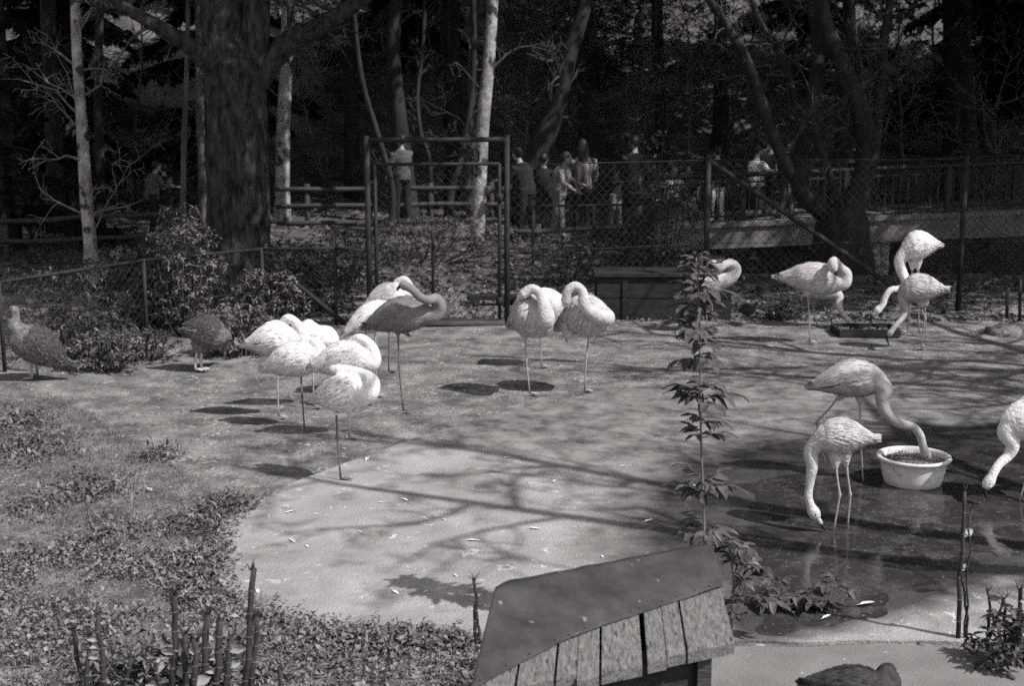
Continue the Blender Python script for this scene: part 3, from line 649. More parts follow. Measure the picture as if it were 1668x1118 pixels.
mb = MB(); p0 = PG(1045, 440); mb.box(p0+Vector((0, 0, .5)), (.34, .3, 1.25)); mb.box(p0+Vector((0, 0, 1.15)), (.4, .36, .06)); tag(mb.build('timber_post', 'dark_wood', smooth=False), 'stout dark timber post at the end of the low wire fence', 'post')
# thin metal posts in the yard's right part
R.seed(2)
for i, (px, py, top) in enumerate([(1641, 520, 470), (1662, 524, 455)]):
    p0 = PG(px, py); mb = MB(); pipe(mb, p0+Vector((0, 0, -.1)), U(px, top, p0.y), .022); tag(mb.build('stake', 'steel'), ['short dark stake by the tall fence near the soil mound', 'taller dark stake by the tall fence near the soil mound'][i], 'stake')

# ------------------------------------------------------------------ crate, plank, tray, tub, mound
p0 = PG(972, 522); p1 = PG(1190, 521); L_ = (p1-p0).length; R.seed(6)
t = thing('wooden_bin', p0, 'long dark wooden bin standing by the tall fence', 'bin')
hb = .52; cx = (p0.x+p1.x)/2; cy = p0.y+.27
for i in range(2):
    z0_, z1_ = (.02+i*.26, .02+(i+1)*.26-.012)
    mb = MB(); mb.box((cx, p0.y+.02, (z0_+z1_)/2), (L_, .035, z1_-z0_)); mb.build('board', 'dark_wood', t, smooth=False)
    for sx in (-1, 1): mb = MB(); mb.box((cx+sx*(L_/2-.018), cy, (z0_+z1_)/2), (.03, .46, z1_-z0_)); mb.build('board', 'dark_wood', t, smooth=False)
mb = MB(); mb.box((cx, p0.y+.52, .27), (L_, .03, .5)); mb.build('board', 'dark_wood', t, smooth=False)
mb = MB(); mb.box((cx, cy, .565), (L_+.06, .62, .04)); mb.build('lid', 'dark_wood', t, smooth=False)
for px in (1018, ): mb = MB(); mb.box((U(px, 480, p0.y).x, p0.y-.008, .28), (.06, .02, .5)); mb.build('batten', 'dark_wood', t, smooth=False)
a = PG(762, 497); c = PG(850, 493); mb = MB(); mb.box(((a+c)/2)+Vector((0, 0, .09)), ((c-a).length, .2, .06)); 
tb = thing('plank_bench', (a+c)/2, 'low dark plank on blocks just behind the gate', 'plank'); mb.build('plank', 'dark_wood', tb, smooth=False)
for f in (.12, .85): mb = MB(); q = a.lerp(c, f); mb.box(q+Vector((0, 0, .03)), (.14, .18, .06)); mb.build('block', 'dark_wood', tb, smooth=False)
mb = MB(); q = PG(720, 533); mb.tube([PG(612, 534)+Vector((0, 0, .03)), q+Vector((0, 0, .04)), PG(822, 531)+Vector((0, 0, .03))], .035, 8, bump=.15); tag(mb.build('pole', 'timber'), 'thin pole lying along the foot of the wire gate', 'pole')
# feed tray
tl, tr_ = PG(1372, 552), PG(1456, 546); q0 = PG(1366, 540)
t = thing('feed_tray', (tl+tr_)/2, 'shallow dark feed tray with scattered grain under the tray-feeding flamingos', 'tray')
c0 = (tl+tr_)/2+Vector((0, .16, 0)); wx = (tr_-tl).length; mb = MB(); mb.box(c0+Vector((0, 0, .02)), (wx, .42, .03)); mb.build('floor', 'dark_wood', t, smooth=False)
for dx, dy, sx, sy in ((0, -.21, wx, .03), (0, .21, wx, .03), (-wx/2, 0, .03, .40), (wx/2, 0, .03, .40)):
    mb = MB(); mb.box(c0+Vector((dx, dy, .05)), (sx, sy, .085)); mb.build('side_board', 'dark_wood', t, smooth=False)
n_ = 420; Pn = np.column_stack([c0.x+NR.uniform(-wx/2+.03, wx/2-.03, n_), c0.y+NR.uniform(-.18, .18, n_), np.full(n_, .045)+NR.random(n_)*.012])
V = leaves(Pn, rdir(n_)*[1, 1, .3], np.tile([0, 0, 1.], (n_, 1)), np.full(n_, .016), np.full(n_, .012)); o = arr_mesh('grain', V-np.array(ORG[t.name]), 5, LEAF_F, 'plume_pale', t); o['kind'] = 'stuff'
# white tub
q = PG(1486, 788); t = thing('tub', q, 'round white plastic tub of feed standing in the water', 'tub')
pr = [(.0, .004), (.195, .004), (.21, .015), (.222, .06), (.236, .13), (.248, .195), (.258, .2), (.272, .197), (.277, .207), (.275, .218), (.262, .223), (.245, .218), (.238, .2), (.225, .12), (.21, .04), (.19, .03)]
mb = MB(); mb.lathe(q, pr, 48); mb.build('bowl', 'plastic', t)
mb = MB(); N_ = 24
mb.lathe(q, [(0.0, .186), (.07, .188), (.14, .182), (.2, .178), (.232, .172)], 36); fo = mb.build('feed_mash', 'feed', t)
n_ = 700; rr_ = .232*np.sqrt(NR.random(n_)); aa = NR.random(n_)*6.28
V = leaves(np.column_stack([rr_*np.cos(aa), rr_*np.sin(aa), .186-.01*(rr_/.23)+.006*NR.random(n_)]), rdir(n_, .4), rdir(n_, 1), np.full(n_, .018), np.full(n_, .012)); o = arr_mesh('grain', V, 5, LEAF_F, 'feed', fo); o['kind'] = 'stuff'
# soil mound at the right
def mound(label, q, ax, m, seed):
    mb = MB(); n = 22; vs = []
    for i in range(9):
        a = math.pi/2*i/8
        for j in range(n):
            b_ = 6.283*j/n; d = Vector((math.cos(b_)*math.cos(a), math.sin(b_)*math.cos(a), math.sin(a))); f = 1+.28*noise.fractal(d*2.2+Vector((seed, 0, 0)), 1, 2, 4)
            vs.append(q+Vector((d.x*ax[0]*f, d.y*ax[1]*f, d.z*ax[2]*f-.03)))
    mb.add(vs, [(i*n+j, i*n+(j+1) % n, (i+1)*n+(j+1) % n, (i+1)*n+j) for i in range(8) for j in range(n)]); return tag(mb.build('mound', m), label, 'mound')
mound('low mound of pale soil by the tall fence', PG(1652, 545), (.36, .3, .16), 'soil', 3)
mound('low hump of pale soil beside the collared brown bird', PG(72, 596), (.42, .3, .12), 'soil', 8)

# ------------------------------------------------------------------ nest box with felted plank roof
zf, zn = .78, .60
TL, TR_, BR, BL = PG(812, 955, zf), PG(1158, 889, zf), PG(1200, 1052, zn), PG(768, 1142, zn)
def roof(u, v, h=0):
    return (TL.lerp(TR_, u)).lerp(BL.lerp(BR, u), v)+Vector((0, 0, h))
t = thing('nest_box', ((TL.x+TR_.x)/2, (TL.y+BL.y)/2, 0), 'wooden nest box with torn felt over a sloping plank roof', 'nest box'); R.seed(8)
cuts = [0, .15, .294, .375, .463, .64, .72, .80, 1.0]
for i in range(len(cuts)-1):
    u0, u1 = cuts[i]+(.0015 if i in (3, 6) else .005), cuts[i+1]-(.0015 if i in (2, 5) else .005); dv = R.uniform(-.03, .02); hz = R.uniform(-.004, .004); mb = MB()
    if i == 4: u1 -= .012
    P8 = []
    for h in (0, -.05):
        for (u, v) in ((u0, .01), (u1, .01), (u1, 1+dv), (u0, 1+dv)): P8.append(roof(u, v, h+hz))
    mb.add(P8, [(0, 1, 2, 3)[::-1], (4, 5, 6, 7), (0, 4, 5, 1)[::-1], (1, 5, 6, 2)[::-1], (2, 6, 7, 3)[::-1], (3, 7, 4, 0)[::-1]])
    mb.build('plank', 'plank', t, smooth=False)
mb = MB(); nu, nv = 90, 14; G = []
def felt_edge(u): return float(np.interp(u, [0, .14, .294, .46, .63, .8, 1], [.92, .80, .68, .605, .555, .505, .46]))+.007*noise.noise(Vector((u*22, 0, 1)))+.006*noise.noise(Vector((u*70, 0, 4)))
for j in range(nv+1):
    for i in range(nu+1):
        u = lerp(-.012, 1.006, i/nu); cor = .03*max(0, 1-u/.06)**2+.03*max(0, (u-.93)/.07)**2; v0 = -.012+cor+.008*noise.noise(Vector((u*14, 2, 0))); ve = felt_edge(min(1, max(0, u)))
        G.append(roof(u, lerp(v0, ve, j/nv), .010+.005*noise.noise(Vector((u*9, j*.5, 0)))+.003*noise.noise(Vector((u*3, j*2.1, 5)))+(.012*max(0, j-nv+1)*max(0, noise.noise(Vector((u*7, 0, 7)))))))
lay = len(G); G += [g-Vector((0, 0, .006)) for g in G]; w1 = nu+1; fs = []
for j in range(nv):
    for i in range(nu):
        a = j*w1+i; fs += [(a, a+w1, a+w1+1, a+1), (lay+a, lay+a+1, lay+a+w1+1, lay+a+w1)]
for i in range(nu): fs += [(nv*w1+i, lay+nv*w1+i, lay+nv*w1+i+1, nv*w1+i+1), (i, i+1, lay+i+1, lay+i)]
for j in range(nv): fs += [(j*w1, lay+j*w1, lay+(j+1)*w1, (j+1)*w1), (j*w1+nu, (j+1)*w1+nu, lay+(j+1)*w1+nu, lay+j*w1+nu)]
mb.add(G, fs); mb.build('felt', 'felt', t)
for i in range(13):
    u = .04+i*.076+R.uniform(-.02, .02); p_ = roof(u, felt_edge(u)-.03, .017); mb = MB(); mb.ell(p_, (.005, .005, .003), 8); mb.build('nail', 'cane_ring', t)
def wall(u0, v0, u1, v1, zb, name, m, th=.03):
    a, c = roof(u0, v0, -.045), roof(u1, v1, -.045); nrm = Vector((c.y-a.y, a.x-c.x, 0)).normalized()*th; mb = MB()
    mb.add([a, c, Vector((c.x, c.y, zb)), Vector((a.x, a.y, zb)), a+nrm, c+nrm, Vector((c.x, c.y, zb))+nrm, Vector((a.x, a.y, zb))+nrm],
           [(0, 1, 2, 3), (4, 7, 6, 5), (0, 3, 7, 4), (1, 5, 6, 2), (3, 2, 6, 7), (0, 4, 5, 1)]); mb.build(name, m, t, smooth=False)
wall(.05, .80, .90, .80, .12, 'front_wall', 'dark_wood'); wall(.05, .1, .9, .1, .1, 'rear_wall', 'dark_wood')
wall(.05, .1, .05, .8, .1, 'side_wall', 'dark_wood'); wall(.9, .1, .9, .8, .1, 'side_wall', 'dark_wood')
for u, v in ((.08, .88), (.88, .88), (.08, .12), (.88, .12)):
    a = roof(u, v, -.04); mb = MB(); mb.box((a.x, a.y, a.z/2), (.06, .06, a.z)); mb.build('leg', 'timber', t, smooth=False)

# ------------------------------------------------------------------ birds
PROF = [(0, .06), (.08, .16), (.18, .34), (.32, .66), (.48, .92), (.62, 1.0), (.76, .94), (.88, .70), (.96, .38), (1.0, .05)]
def prof(t):
    for (a, x), (c, y) in zip(PROF, PROF[1:]):
        if t <= c: return lerp(x, y, (t-a)/(c-a))
    return PROF[-1][1]
def bird(name, label, s, group='flamingos', catg='flamingo'):
    """s: survey of one bird. Main foot fixes its place; body and neck are built round it in depth."""
    R.seed(int(s['tail'][0]*13+s['tail'][1])); f0 = s['legs'][0][-1]; F0 = PG(f0[0], f0[1], s.get('gz', .02)); Yc = F0.y+s.get('off', 0); k = MPP(Yc)
    root = thing(name, F0, label, catg, group); dY = s.get('dY', 0.)
    T = U(*s['tail'], Yc-dY/2); C = U(*s['chest'], Yc+dY/2); hh = s['hh']*k; wr = s.get('wr', .82)
    ax = (C-T); Lb = ax.length; axn = ax.normalized(); side = axn.cross(Vector((0, 0, 1))).normalized(); up = side.cross(axn).normalized(); arch = s.get('arch', .10)
    def S(t, ph, sc_=1., off=0.):
        t = min(1, max(0, t)); r = prof(t)*hh; c = T+ax*t+up*(arch*math.sin(math.pi*min(1, t*1.05))*hh*2)
        dv = up*math.cos(ph)+side*(math.sin(ph)*wr); return c+dv*(r*sc_)+(up*math.cos(ph)+side*math.sin(ph)).normalized()*off
    mb = MB(); n = 20; nt_ = 22; vs = [S(i/nt_, 6.28318*j/n) for i in range(nt_+1) for j in range(n)]
    fs = [(i*n+j, (i+1)*n+j, (i+1)*n+(j+1) % n, i*n+(j+1) % n) for i in range(nt_) for j in range(n)]+[tuple(range(n)), tuple(nt_*n+j for j in range(n-1, -1, -1))]
    mb.add(vs, fs)
    nk = s.get('nr', .030)
    if s.get('neck'):
        cen = T+ax*.80+up*(arch*hh*.9)
        pts = [list(cen)+[nk*2.3]]
        for i, q in enumerate(s['neck']):
            u = i/max(1, len(s['neck'])-1); r = nk*(1.65-.75*min(1, u*1.6)); pts.append(list(U(q[0], q[1], Yc+dY/2+(q[2] if len(q) > 2 else 0)))+[r])
        hp = s['head']; Hc = U(hp[0], hp[1], Yc+dY/2+(hp[2] if len(hp) > 2 else 0)); pts.append(list(Hc)+[nk*.95])
        q = cat(pts, 7); mb.tube([Vector(a[:3]) for a in q], [max(.012, a[3]) for a in q], 12)
        hd = (Vector(q[-1][:3])-Vector(q[-4][:3])).normalized()
        if s.get('bill'):
            bd = U(*s['bill'][0], Yc+dY/2+(hp[2] if len(hp) > 2 else 0))-Hc; hd = (hd*.5+bd.normalized()).normalized()
        rot = hd.to_track_quat('X', 'Z').to_matrix(); hs_ = s.get('hs', 1); mb.ell(Hc+hd*.008, (.052*hs_, .033*hs_, .036*hs_), 14, rot=rot)
    for lg in s['legs']:
        hip = U(*lg[0][:2], Yc); kn = U(*lg[1][:2], lerp(Yc, PG(*lg[-1][:2], s.get('gz', .02)).y, .5)); d = (kn-hip)
        if s.get('thigh', 1): mb.tube([hip+Vector((0, 0, hh*.55)), hip+Vector((0, 0, .0)), hip+d*.22], [hh*.42, hh*.26, .014], 10)
    out = remesh(mb, s.get('vox', .0105), 5)
    # legs with knee swelling and webbed foot
    lr = s.get('lr', .0075)
    for li, lg in enumerate(s['legs']):
        ft = PG(*lg[-1][:2], s.get('gz', .02)) if not (len(lg[-1]) > 2) else U(lg[-1][0], lg[-1][1], Yc+lg[-1][2])
        hip = U(*lg[0][:2], Yc); kn = U(*lg[1][:2], lerp(Yc, ft.y, .5)+(lg[1][2] if len(lg[1]) > 2 else 0)); P_ = [hip+Vector((0, 0, .03)), hip.lerp(kn, .5), hip.lerp(kn, .93), kn, kn.lerp(ft, .08), kn.lerp(ft, .6), ft+Vector((0, 0, .012))]
        out.tube(P_, [lr*1.5, lr*1.02, lr*1.1, lr*1.75, lr*1.1, lr*.9, lr*1.1], 8, mi=1)
        fx = s.get('face', axn.x); fd = Vector((1 if fx > 0 else -1, -.35 if li % 2 else .25, 0)).normalized(); sd = Vector((-fd.y, fd.x, 0)); fl = s.get('fl', .085)
        z1 = Vector((0, 0, .012)); tips = [ft+fd*fl*.9+sd*fl*.55, ft+fd*fl*1.1, ft+fd*fl*.9-sd*fl*.55]
        for tp in tips: out.tube([ft+z1, ft.lerp(tp, .5)+z1*1.1, tp+z1*.4], [lr*.9, lr*.7, lr*.35], 6, mi=1)
        out.add([ft+z1*.9, tips[0]*.8+ft*.2+z1*.4, tips[1]*.8+ft*.2+z1*.4, tips[2]*.8+ft*.2+z1*.4], [(0, 1, 2), (0, 2, 3)], 1)
    out.build('body', [s['mat'], s.get('legm', 'leg_pale')], root)
    if s.get('neck') and s.get('bill'):
        bp_ = [Hc+hd*.035]+[U(b_[0], b_[1], Yc+dY/2+(hp[2] if len(hp) > 2 else 0)) for b_ in s['bill']]; bb = cat([list(p) for p in bp_], 5); mb = MB(); nb = len(bb); mid = nb*s.get('bsplit', .5)
        rb = [(.022*(1-.7*(i/(nb-1))**2), .016*(1-.65*(i/(nb-1))**2)) for i in range(nb)]; i0 = int(mid)
        mb.tube([Vector(a) for a in bb[:i0+1]], [(a*hs_, c*hs_) for a, c in rb[:i0+1]], 10, 0); mb.tube([Vector(a) for a in bb[i0:]], [(a*1.02*hs_, c*1.02*hs_) for a, c in rb[i0:]], 10, 1)
        mb.build('bill', [s.get('billm', 'bill_pale'), 'bill_black'], root)
        for sg in (-1, 1):
            e_ = MB(); ev = hd.cross(Vector((0, 1, 0))).normalized(); e_.ell(Hc+hd*.018+Vector((0, sg*.029*hs_, .004)), (.006, .006, .006), 8); e_.build('eye', 'eye_black', root)
    # wing feathers following the flank, one wing each side
    for sg in (-1, 1):
        mb = MB(); shag = s.get('shag', 0.); rows = s.get('rows', 8); cols = s.get('cols', 12)
        for a in range(rows):
            for c in range(cols):
                ph = sg*(.12+1.65*(a+.5*(c % 2)+R.uniform(-.25, .25))/rows); t0 = lerp(.80, .16, (c+R.uniform(-.3, .3))/cols); ln = lerp(.10, .22, c/cols)*(1+.3*R.random()); wd = .16*(1.2-.4*c/cols)
                drop = sg*(.15+shag*R.uniform(.3, 1.0)+.25*a/rows); vs = []; lift = .004+.007*R.random()+shag*.012
                for i in range(5):
                    x = i/4
                    for jx in (-1, 0, 1):
                        wv_ = wd*.5*jx*math.sin(math.pi*min(.97, .18+.82*x*.98))**.7*(1 if i < 4 else .25)
                        vs.append(S(t0-ln*x, ph+drop*x*ln*3+wv_*sg, 1., .001+lift*x*(1 if jx == 0 else .55)+(.002 if jx == 0 else 0)))
                fs = []
                for i in range(4):
                    for jx in range(2):
                        q_ = i*3+jx; fs.append((q_, q_+1, q_+4, q_+3))
                black = (a >= rows-2 and c > cols*.55 and R.random() < s.get('black', .10)); mb.add(vs, fs, 1 if black else (2 if R.random() < .05+.08*(a/rows) else 0))
        fm_ = s.get('fmat', s['mat'].replace('plume', 'feather')); mb.build('wing', [fm_, s.get('bmat', 'flight_black'), {'feather_white': 'feather_pale', 'feather_pale': 'feather_grey', 'feather_grey': 'plume_grey'}.get(fm_, fm_)], root)
    # loose down that softens the outline
    nd = s.get('down', 900); Pd = []; Dd = []; Nd = []
    for i in range(nd):
        t0 = .08+.88*R.random(); ph = R.random()*6.2832; p_ = S(t0, ph); q_ = S(t0-.06, ph+R.gauss(0, .15)); nn = (up*math.cos(ph)+side*math.sin(ph)); d_ = (q_-p_).normalized()+nn*R.uniform(.05, .35)+Vector((0, 0, -.15)); Pd.append(p_-ORG[root.name]); Dd.append(d_); Nd.append(nn)
    o_ = arr_mesh('down', leaves(np.array(Pd), np.array(Dd), np.array(Nd), hh*(.16+.22*NR.random(nd)), .006+.006*NR.random(nd), .1), 5, LEAF_F, s['mat'], root); o_['kind'] = 'stuff'
    # tail: a fan of longer feathers
    mb = MB()
    for i in range(7):
        f_ = (i-3)/3; b0 = S(.16, f_*1.0, .6); d_ = (-axn+side*f_*.22+up*(.05-.1*abs(f_))).normalized(); tl_ = s.get('tl', .10)*(1-.2*abs(f_))
        w_ = side*.016+up*.004; mb.add([b0-w_, b0+w_, b0+d_*tl_*.7+w_*1.2, b0+d_*tl_, b0+d_*tl_*.7-w_*1.2], [(0, 1, 2, 3, 4)])
    mb.build('tail', s.get('tmat', s.get('fmat', s['mat'].replace('plume', 'feather'))), root)
    return root
W = 'plume_white'
bird('flamingo', 'white flamingo asleep on one leg at the edge of the concrete slab', dict(tail=(500, 652), chest=(606, 640), hh=33, dY=-.18, mat=W, arch=.06, legs=[[(548, 668), (549, 712), (555, 783)]], neck=[(601, 640, -.04), (606, 622, -.02), (592, 610, .08), (568, 604, .14)], head=(548, 602, .14), nr=.046, legm='leg_dark', tl=.03, shag=.5))
bird('flamingo', 'white flamingo asleep with tail slanting down, directly behind the slab-edge sleeper', dict(tail=(497, 603), chest=(606, 583), hh=31, dY=.05, mat=W, legs=[[(566, 610), (568, 660), (569, 714)]], neck=[(606, 590, 0), (606, 571, 0), (596, 556, 0), (583, 552, 0)], head=(568, 562, .05), nr=.048))
bird('flamingo', 'white sleeping flamingo with pointed tail nearest the bushes', dict(tail=(390, 564), chest=(492, 556), hh=31, dY=.0, mat=W, legs=[[(452, 590), (452, 635), (454, 681)]], neck=[(492, 560, 0), (492, 542, 0), (482, 526, 0), (468, 519, 0)], head=(457, 533, .04), nr=.046))
bird('flamingo', 'white sleeping flamingo with knobbly dark knee in the huddle of sleepers', dict(tail=(420, 606), chest=(524, 580), hh=30, dY=-.12, mat=W, off=.1, legs=[[(490, 608), (492, 646), (496, 701)]], neck=[(522, 578, 0), (516, 562, 0.03), (502, 556, .06)], head=(486, 567, .08), nr=.044, legm='leg_dark'))
bird('flamingo', 'white sleeping flamingo tucked at the back of the huddle', dict(tail=(440, 562), chest=(540, 552), hh=27, dY=.1, mat=W, legs=[[(510, 580), (510, 620), (511, 664)]], neck=[(541, 556, 0), (534, 540, 0), (516, 536, .02), (502, 526, .03)], head=(493, 537, .05), nr=.042))
bird('flamingo', 'dark grey flamingo preening its own back on one long dark leg', dict(tail=(586, 536), chest=(704, 506), hh=30, dY=-.15, mat='plume_dark', legm='leg_dark', legs=[[(648, 535), (650, 600), (657, 671)], [(658, 535), (668, 548, -.05), (650, 540, 0)]], neck=[(706, 514, 0), (716, 500, -.02), (710, 487, -.06), (697, 489, -.12), (684, 484, -.16), (672, 472, -.16)], head=(661, 466, -.14), bill=[(652, 466), (646, 473)], nr=.044, hs=1.15, bsplit=.2, shag=.2))
bird('flamingo', 'grey-backed flamingo with pale round head behind the dark preening one', dict(tail=(584, 508), chest=(666, 478), hh=25, dY=.15, mat='plume_pale', fmat='feather_grey', legm='leg_dark', legs=[[(634, 505), (634, 555), (633, 606)]], neck=[(668, 480, 0), (667, 466, 0), (659, 455, 0)], head=(649, 458, 0), nr=.042))
bird('flamingo', 'pale flamingo with long light wing sticking out behind the dark preening one', dict(tail=(553, 550), chest=(650, 500), hh=25, dY=.1, mat=W, fmat='feather_white', legs=[[(611, 535), (612, 590), (613, 645)]], neck=[(655, 498, 0), (655, 486, 0), (648, 480, .0)], head=(640, 488, 0), nr=.036))
bird('flamingo', 'pale flamingo with ragged wing plumes resting its head on its back', dict(tail=(826, 532), chest=(898, 514), hh=37, dY=-.30, mat='plume_pale', fmat='feather_pale', legm='leg_pale', wr=.9, legs=[[(855, 545), (857, 585), (863, 643)]], neck=[(889, 520, -.12), (886, 496, -.1), (880, 479, -.04), (866, 471, 0)], head=(850, 481, 0), nr=.054, shag=1.1, tl=.05))
bird('flamingo', 'white flamingo mostly hidden between two preening flamingos', dict(tail=(840, 525), chest=(922, 496), hh=27, dY=.1, mat=W, legs=[[(880, 525), (880, 560), (882, 598)]], neck=[(920, 500, 0), (914, 488, 0), (900, 477, 0)], head=(887, 474, 0), nr=.042))
bird('flamingo', 'pale flamingo arching its neck into ragged plumes, facing the dark bin', dict(tail=(902, 536), chest=(994, 510), hh=36, dY=-.22, mat='plume_pale', fmat='feather_pale', wr=.9, legs=[[(960, 545), (955, 580), (952, 638)], [(925, 545), (923, 556, .05), (920, 545, .1)]], neck=[(988, 518, -.1), (968, 512, -.14), (952, 496, -.14), (949, 476, -.13), (937, 466, -.12), (925, 474, -.12)], head=(921, 492, -.1), nr=.050, shag=1.1, tl=.05))
bird('flamingo', 'flamingo curling its neck in a loop behind the tall leafy shoot', dict(tail=(1098, 486), chest=(1184, 452), hh=23, dY=-.1, mat='plume_pale', legs=[[(1150, 478), (1151, 505), (1152, 540)], [(1160, 478), (1160, 505), (1163, 538)]], neck=[(1186, 454, 0), (1198, 440, 0), (1191, 429, -.03), (1180, 432, -.06), (1171, 437, -.08)], head=(1161, 430, -.08), bill=[(1154, 440), (1152, 450)], nr=.054, hs=1.35, bsplit=.8))
bird('flamingo', 'pale flamingo with head drawn back over its breast beside the feed tray', dict(tail=(1256, 452), chest=(1378, 462), hh=26, dY=-.05, mat='plume_pale', fmat='feather_pale', legs=[[(1315, 478), (1318, 506), (1319, 559)]], neck=[(1374, 462, -.05), (1379, 446, -.06), (1370, 436, -.08), (1359, 424, -.1)], head=(1356, 431, -.2), bill=[(1360, 442), (1364, 449)], nr=.048, hs=1.7, bsplit=.4))
bird('flamingo', 'flamingo reaching down to the tray from behind the head-drawn-back flamingo', dict(tail=(1280, 462), chest=(1366, 476), hh=20, dY=-.05, mat='plume_pale', legm='leg_dark', legs=[[(1345, 480), (1343, 503), (1357, 531)], [(1338, 480), (1324, 505), (1332, 532)]], neck=[(1366, 482, 0), (1366, 496, -.03), (1371, 508, -.06), (1378, 517, -.1)], head=(1385, 526, -.12), bill=[(1389, 535), (1388, 542)], nr=.036, hs=1.0, bsplit=.3))
bird('flamingo', 'tall white flamingo bending its neck in a step down to the tray', dict(tail=(1538, 400), chest=(1466, 412), hh=24, dY=-.05, mat=W, arch=.16, legs=[[(1495, 430), (1496, 480), (1497, 544)], [(1486, 430), (1485, 480), (1478, 541)]], neck=[(1466, 424, 0), (1469, 442, 0), (1475, 458, -.05), (1468, 470, -.08), (1452, 472, -.1), (1443, 482, -.1), (1438, 496, -.1)], head=(1431, 504, -.1), bill=[(1420, 515), (1418, 527)], nr=.042, hs=1.3, bsplit=.45, tl=.04, black=.0))
bird('flamingo', 'greyer flamingo with striped back feeding just past the tray', dict(tail=(1548, 474), chest=(1462, 474), hh=24, dY=.05, mat='plume_grey', fmat='feather_pale', legs=[[(1500, 498), (1507, 518), (1500, 569)], [(1506, 497), (1508, 518), (1508, 566)]], neck=[(1470, 486, 0), (1476, 504, 0), (1469, 519, -.04), (1459, 530, -.07)], head=(1451, 541, -.08), bill=[(1445, 552), (1448, 563)], nr=.034, bsplit=.2, billm='plume_dark'))
bird('flamingo', 'grey flamingo striding with its head dipped into the white tub', dict(tail=(1310, 632), chest=(1446, 616), hh=31, dY=-.1, mat='plume_grey', fmat='feather_pale', legm='leg_pale', gz=-.02, legs=[[(1400, 645), (1402, 718), (1406, 788)], [(1374, 642), (1330, 688), (1344, 760)]], neck=[(1442, 634, -.05), (1437, 652, -.05), (1446, 675, -.05), (1466, 690, -.04), (1486, 695, -.02), (1498, 708, 0), (1503, 725, .02)], head=(1508, 740, .02), bill=[(1511, 750), (1512, 757)], nr=.036, hs=1.1))
bird('flamingo', 'pale flamingo straining the shallow water beside the white tub', dict(tail=(1436, 718), chest=(1320, 716), hh=31, dY=.05, mat='plume_pale', fmat='feather_pale', gz=-.02, legs=[[(1360, 755), (1368, 806), (1357, 872)], [(1377, 750), (1385, 806), (1380, 867)]], neck=[(1322, 734, 0), (1323, 760, -.02), (1319, 790, -.03), (1317, 812, -.04)], head=(1325, 834, -.05), bill=[(1336, 851), (1344, 864)], nr=.033, hs=1.2, bsplit=.62, tl=.08))
bird('flamingo', 'white flamingo with head lowered at the water on the far side of the tub', dict(tail=(1770, 700), chest=(1630, 682), hh=38, dY=-.1, mat=W, gz=-.02, off=.0, legs=[[(1690, 735), (1672, 775), (1660, 822)], [(1712, 735), (1706, 785), (1712, 838)]], neck=[(1638, 704, 0), (1650, 724, 0), (1643, 742, 0), (1628, 756, -.03), (1619, 770, -.05)], head=(1612, 784, -.06), bill=[(1603, 797), (1607, 811)], nr=.038, hs=1.25, bsplit=.4))
# two big brown birds
bird('screamer', 'stocky brown bird with dark collar standing against the low fence', dict(tail=(118, 606), chest=(16, 540), hh=32, dY=-.1, mat='bird_brown', fmat='bird_mottle', bmat='bird_black', tmat='bird_black', wr=.9, legm='leg_pale', legs=[[(50, 585), (51, 600), (52, 618)], [(58, 585), (60, 600), (61, 612)]], neck=[(24, 530, 0), (25, 518, 0)], head=(24, 504, 0), bill=[(15, 507), (10, 512)], nr=.05, hs=1.0, lr=.013, black=.6, tl=.12, bsplit=.9, billm='leg_dark'), 'stocky brown birds', 'bird')
o = MB(); c_ = U(25, 517, PG(52, 618).y); rt = bpy.data.objects['screamer']; o.tube([c_-Vector((0, 0, .018)), c_+Vector((0, 0, .018))], .062, 16); o.build('collar', 'bird_black', rt)
bird('screamer', 'stocky brown bird with hidden lowered head feeding beside the bushes', dict(tail=(285, 534), chest=(370, 552), hh=28, dY=.15, mat='bird_brown', fmat='bird_mottle', bmat='leg_pale', tmat='bird_black', wr=.95, legm='bill_pale', legs=[[(322, 572), (318, 586), (318, 604)], [(328, 572), (327, 586), (328, 602)]], neck=[(366, 548, .15), (369, 556, .24)], head=(366, 566, .3), bill=[(366, 576), (364, 582)], nr=.045, lr=.013, black=.5, tl=.1, bsplit=.9, billm='leg_dark'), 'stocky brown birds', 'bird')
# dark duck on the path, small dark bird by the bin
bird('duck', 'dark duck resting on the concrete walkway', dict(tail=(1296, 1114), chest=(1458, 1128), hh=32, off=-.02, dY=.05, gz=.052, mat='bird_black', fmat='bird_black', bmat='leg_dark', wr=1.1, vox=.009, legm='leg_dark', legs=[[(1400, 1147), (1400, 1153), (1400, 1159)]], neck=[(1450, 1112, 0), (1450, 1101, 0)], head=(1442, 1094, .02), bill=[(1454, 1096), (1463, 1100)], nr=.036, hs=1.1, lr=.008, thigh=0, tl=.08, black=.5, fl=.05), 'dark water birds', 'duck')
bird('moorhen', 'small dark round bird on the bare soil near the wooden bin', dict(tail=(1203, 508), chest=(1228, 506), hh=9.5, mat='bird_black', fmat='bird_black', vox=.008, legm='leg_dark', legs=[[(1216, 515), (1217, 520), (1218, 526)]], neck=[(1228, 502, 0), (1230, 498, 0)], head=(1231, 495, 0), bill=[(1235, 496), (1238, 498)], nr=.022, hs=.6, lr=.005, thigh=0, tl=.04, rows=4, cols=6, fl=.03), 'small dark birds', 'bird')

